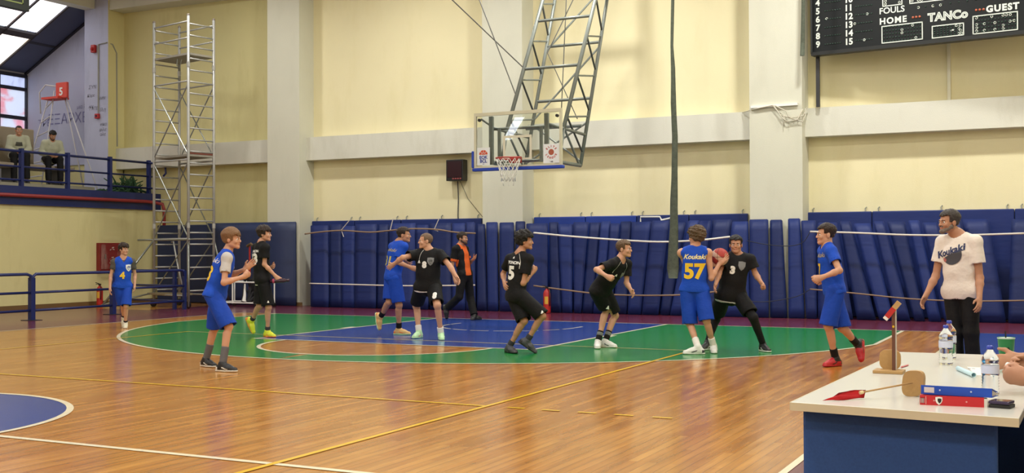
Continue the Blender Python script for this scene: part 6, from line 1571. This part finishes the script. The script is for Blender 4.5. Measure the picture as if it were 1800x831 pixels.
# ring binders
def binder(label, mat, z0, h, ul, ur, v, depth, name):
    a_ = on_table(ul, v[0], z0); b_ = on_table(ur, v[1], z0); a_.z = b_.z = TZ + z0
    ex = (b_ - a_).normalized(); ey = Vector((-ex.y, ex.x, 0)); L = (b_ - a_).length
    t = thing('ring_binder', label, 'binder', (a_ + b_)/2)
    # lever-arch wedge: full height at the spine, thinner at the opening edge
    zf0, zf1 = (0.0, .018) if z0 < .01 else (-.0165, -.003)
    B = lambda x, y, z: a_ + ex*x + ey*y + EZ*z
    MB().obox(a_ + ex*L/2 + ey*.0015 + EZ*h/2, ex*L/2, ey*.0015, EZ*h/2).build('spine', mat, t)
    for zn_, zff in ((0.0, zf0), (h - .003, zf1)):
        MB().hexa([B(0, .0031, zn_), B(L, .0031, zn_), B(L, depth, zff), B(0, depth, zff)], [B(0, .0031, zn_ + .003), B(L, .0031, zn_ + .003), B(L, depth, zff + .003), B(0, depth, zff + .003)]).build('cover', mat, t)
    MB().hexa([B(.006, .006, .0035), B(L - .006, .006, .0035), B(L - .006, depth - .008, zf0 + .0035), B(.006, depth - .008, zf0 + .0035)], [B(.006, .006, h - .0035), B(L - .006, .006, h - .0035), B(L - .006, depth - .008, zf1 - .0005), B(.006, depth - .008, zf1 - .0005)]).build('paper_block', M('paper_edges', S(222, 218, 206)), t)
    return t, a_, ex, ey, L
t, a_, ex, ey, L = binder('red ring binder lying under the blue one with a small crest', M('red_binder_board', S(190, 28, 40), rough=.45), 0, .0385, 1617, 1730, (711, 716), .22, 'red')
pos = lambda x, z: a_ + ex*(L*x) + EZ*z - ey*.0006
mb = MB(); mb.add([pos(.01, .008), pos(.075, .008), pos(.075, .030), pos(.01, .030)], [(0, 1, 2, 3)]); mb.build('label', M('maroon_label', S(120, 26, 36)), t)
text_on('|||', .02, pos(.042, .019) - ey*.0006, ex, EZ, WHI, t, lift=.0004)
mb = MB(); mb.add([pos(.094, .004), pos(.099, .004), pos(.099, .035), pos(.094, .035)], [(0, 1, 2, 3)]); mb.build('white_rule', WHI, t)
mb = MB(); cs = [(x*.026, y*.026) for x, y in SHIELD]; mb.poly([pos(.30, .019) + ex*x + EZ*y - ey*.0003 for x, y in cs]); mb.build('crest', WHI, t)
mb = MB(); mb.poly([pos(.31, .019) + ex*x*.55 + EZ*y*.6 - ey*.0008 for x, y in cs]); mb.build('crest_core', BLKI, t)
for x in (.225, .73): MB().lathe(pos(x, .019), [(.0035, 0), (.003, .001)], 10, -ey).build('rivet', M('pale_rivet', S(220, 150, 150)), t)
mb = MB(); mb.obox(a_ + ex*(L + .006) + ey*.02 + EZ*.017, ex*.006, ey*.02, EZ*.017); mb.build('page_edge', M('grey_page_edge', S(206, 204, 198)), t)
t, a_, ex, ey, L = binder('blue ring binder lying on top of the red one', M('blue_binder_board', S(20, 74, 184), rough=.45), .039, .036, 1619, 1744, (692, 699), .21, 'blue')
pos = lambda x, z: a_ + ex*(L*x) + EZ*z - ey*.0006
mb = MB(); mb.add([pos(.045, .007), pos(.19, .007), pos(.19, .029), pos(.045, .029)], [(0, 1, 2, 3)]); mb.build('label', M('pale_grey_label', S(206, 208, 214)), t)
for x in (.27, .71): MB().lathe(pos(x, .019), [(.0035, 0), (.003, .001)], 10, -ey).build('rivet', M('pale_blue_rivet', S(190, 204, 230)), t)
def slab(name, label, cat, u0, u1, v, z0, h, dp, mat, smat):
    a_ = on_table(u0, v[0], z0); b_ = on_table(u1, v[1], z0); a_.z = b_.z = TZ + z0; ex = (b_ - a_).normalized(); ey = Vector((-ex.y, ex.x, 0)); L = (b_ - a_).length
    t = thing(name, label, cat, a_)
    MB().obox(a_ + ex*L/2 + ey*dp/2 + EZ*h/2, ex*L/2, ey*dp/2, EZ*h/2).build('case', mat, t, bevel=.003)
    MB().obox(a_ + ex*L/2 + ey*dp/2 + EZ*(h + .0004), ex*(L/2 - .005), ey*(dp/2 - .006), EZ*.0006).build('screen', smat, t)
slab('phone', 'black phone case lying at the end of the red binder', 'phone', 1738, 1776, (716, 719), 0, .014, .075, M('black_phone_case', S(34, 34, 34), rough=.5), M('black_glass', S(14, 14, 16), rough=.1))
slab('phone', 'purple edged phone lying on top of the black phone case', 'phone', 1737, 1773, (709, 712), .016, .012, .075, M('purple_phone_edge', S(50, 38, 72), rough=.3), M('brown_reflecting_glass', S(90, 66, 56), rough=.12))
# rolled paper, sheet, cup
a_ = on_table(1684, 647, .012); b_ = on_table(1712, 659, .012)
t = thing('paper_roll', 'pale blue roll of paper lying between the bottles', 'paper', (a_ + b_)/2)
dr = (b_ - a_).normalized(); mb = MB(); n = 20
for r_, cap in ((.012, 0), (.0108, 1)): pass
vs = []; 
for (q, r_) in ((a_, .012), (b_, .012), (b_, .0105), (a_, .0105)):
    e1 = Vector((0, 0, 1)); e2 = dr.cross(e1)
    vs += [q + (e1*math.cos(2*PI*k/n) + e2*math.sin(2*PI*k/n))*r_ for k in range(n)]
mb.add(vs, [(i*n + k, i*n + (k+1) % n, ((i+1) % 4)*n + (k+1) % n, ((i+1) % 4)*n + k) for i in range(4) for k in range(n)])
mb.build('sheet', M('pale_blue_paper', S(196, 226, 234), rough=.6), t, smooth=True)
t = thing('note_sheet', 'white sheet with dark marks lying beside the pale blue roll', 'paper', on_table(1714, 650))
qs = [on_table(1700, 645), on_table(1738, 647), on_table(1738, 660), on_table(1716, 660)]
mb = MB(); mb.hexa([q + EZ*.0005 for q in qs][::-1], [q + EZ*.002 for q in qs][::-1]); mb.build('sheet', M('white_paper', S(230, 230, 226)), t)
for u in (1702, 1709, 1723): MB().bar(on_table(u, 647.5, .003), on_table(u + 5, 648, .003), .003, .001).build('mark', BLKI, t)
p = on_table(1769, 640); p.z = TZ
p = on_table(1769, 634); p.z = TZ
t = thing('paper_cup', 'green paper cup with a dark straw at the right edge of the table', 'cup', p)
MB().lathe(p, [(.033, 0), (.036, .002), (.045, .125), (.0465, .127), (.0465, .131), (.042, .131), (.032, .01)], 24).build('cup', M('green_cup_card', S(24, 122, 62), rough=.45), t, smooth=True)
mb = MB(); mb.lathe(p + EZ*.124, [(.0462, 0), (.0478, .002), (.0462, .005)], 24); mb.build('rim', M('pale_cup_rim', S(226, 228, 222)), t, smooth=True)
MB().tube([p + Vector((.0, 0, .08)), p + Vector((-.004, .004, .165))], .004, 8).build('straw', BLACKP, t)
vs = []; 
for j in (0, 1):
    for k in range(7):
        an = -PI/2 + .05 + k*.1; zq = .035 + .035*j; rr = .036 + (.045 - .036)*zq/.125 + .0008; vs.append(p + Vector((rr*math.cos(an + .12*j), rr*math.sin(an + .12*j), zq + .01*math.sin(k))))
mb = MB(); mb.add(vs, [(k, k+1, 8+k, 7+k) for k in range(6)]); mb.build('dark_emblem', BLKI, t)
# ---- the two officials at the table (only hands and sleeves show)
def official(key, label, hip, wrL, wrR, sleevemat, sl, hp):
    L = dict(w=1.0, hairmat=H_DARK, hair='short', skin=SKIN_T, h=.007, tops=[dict(name='shirt', mat=sleevemat, off=.016, sleeve=sl, hem=.05)], bottoms=TRS(30), shoe=(BLK_S, BLK_S, WH_S), hp=hp)
    return seated(key, label, hip, (-1, .0, 0), L, lean=.2, floorz=0.0, wr=dict(L=wrL, R=wrR), headpitch=-.1)
w1 = on_table(1776, 636, .07); w2 = on_table(1800, 668, .07); w3 = on_table(1806, 682, .05)
official('off1', 'official with cyan cuffs and a wristband reaching for the bottle', (9.5, .75, .52), (8.90, .36, .825), (9.06, .95, .82), C_CYAN, 1.8, 'relaxed')
official('off2', 'official whose hands hold a white marker beside the phones', (9.55, -.45, .52), (8.975, -.60, .835), (8.99, -.40, .855), C_BLACK, 1.5, 'grip')
for y_ in (.75, -.45):
    t = thing('chair', 'grey plastic chair under the official %s' % ('with cyan cuffs' if y_ > 0 else 'with the white marker'), 'chair', (9.62, y_, 0))
    MB().box((9.38, y_ - .22, .40), (9.84, y_ + .22, .44)).build('seat', M('grey_chair_plastic', S(90, 92, 96)), t, bevel=.015)
    MB().box((9.84, y_ - .22, .46), (9.88, y_ + .22, .85)).build('backrest', M('grey_chair_plastic', S(90, 92, 96)), t, bevel=.015)
    for dx in (9.42, 9.82):
        for dy in (-.19, .19): MB().tube([(dx, y_ + dy, 0), (dx, y_ + dy, .41)], .014, 8).build('leg', STEEL, t)

m0 = V3((8.925, -.545, .865))
t = thing('marker', 'white capped marker held by the official at the right edge', 'marker', tuple(m0))
MB().lathe(m0, [(.009, -.03), (.0105, -.028), (.0105, .03), (.0125, .031), (.0125, .055), (.008, .058)], 14, (-.8, .5, .25)).build('barrel', M('white_marker_plastic', S(226, 226, 222), rough=.4), t, smooth=True)
wq = V3((8.905, .375, .825))
t = thing('wristband', 'dark wristband worn by the official with cyan cuffs', 'wristband', tuple(wq))
MB().lathe(wq + V3((.02, .012, 0)), [(.031, -.009), (.035, -.008), (.035, .008), (.031, .009)], 18, (.8, .5, .0)).build('band', M('dark_band_rubber', S(40, 44, 60), rough=.5), t, smooth=True)
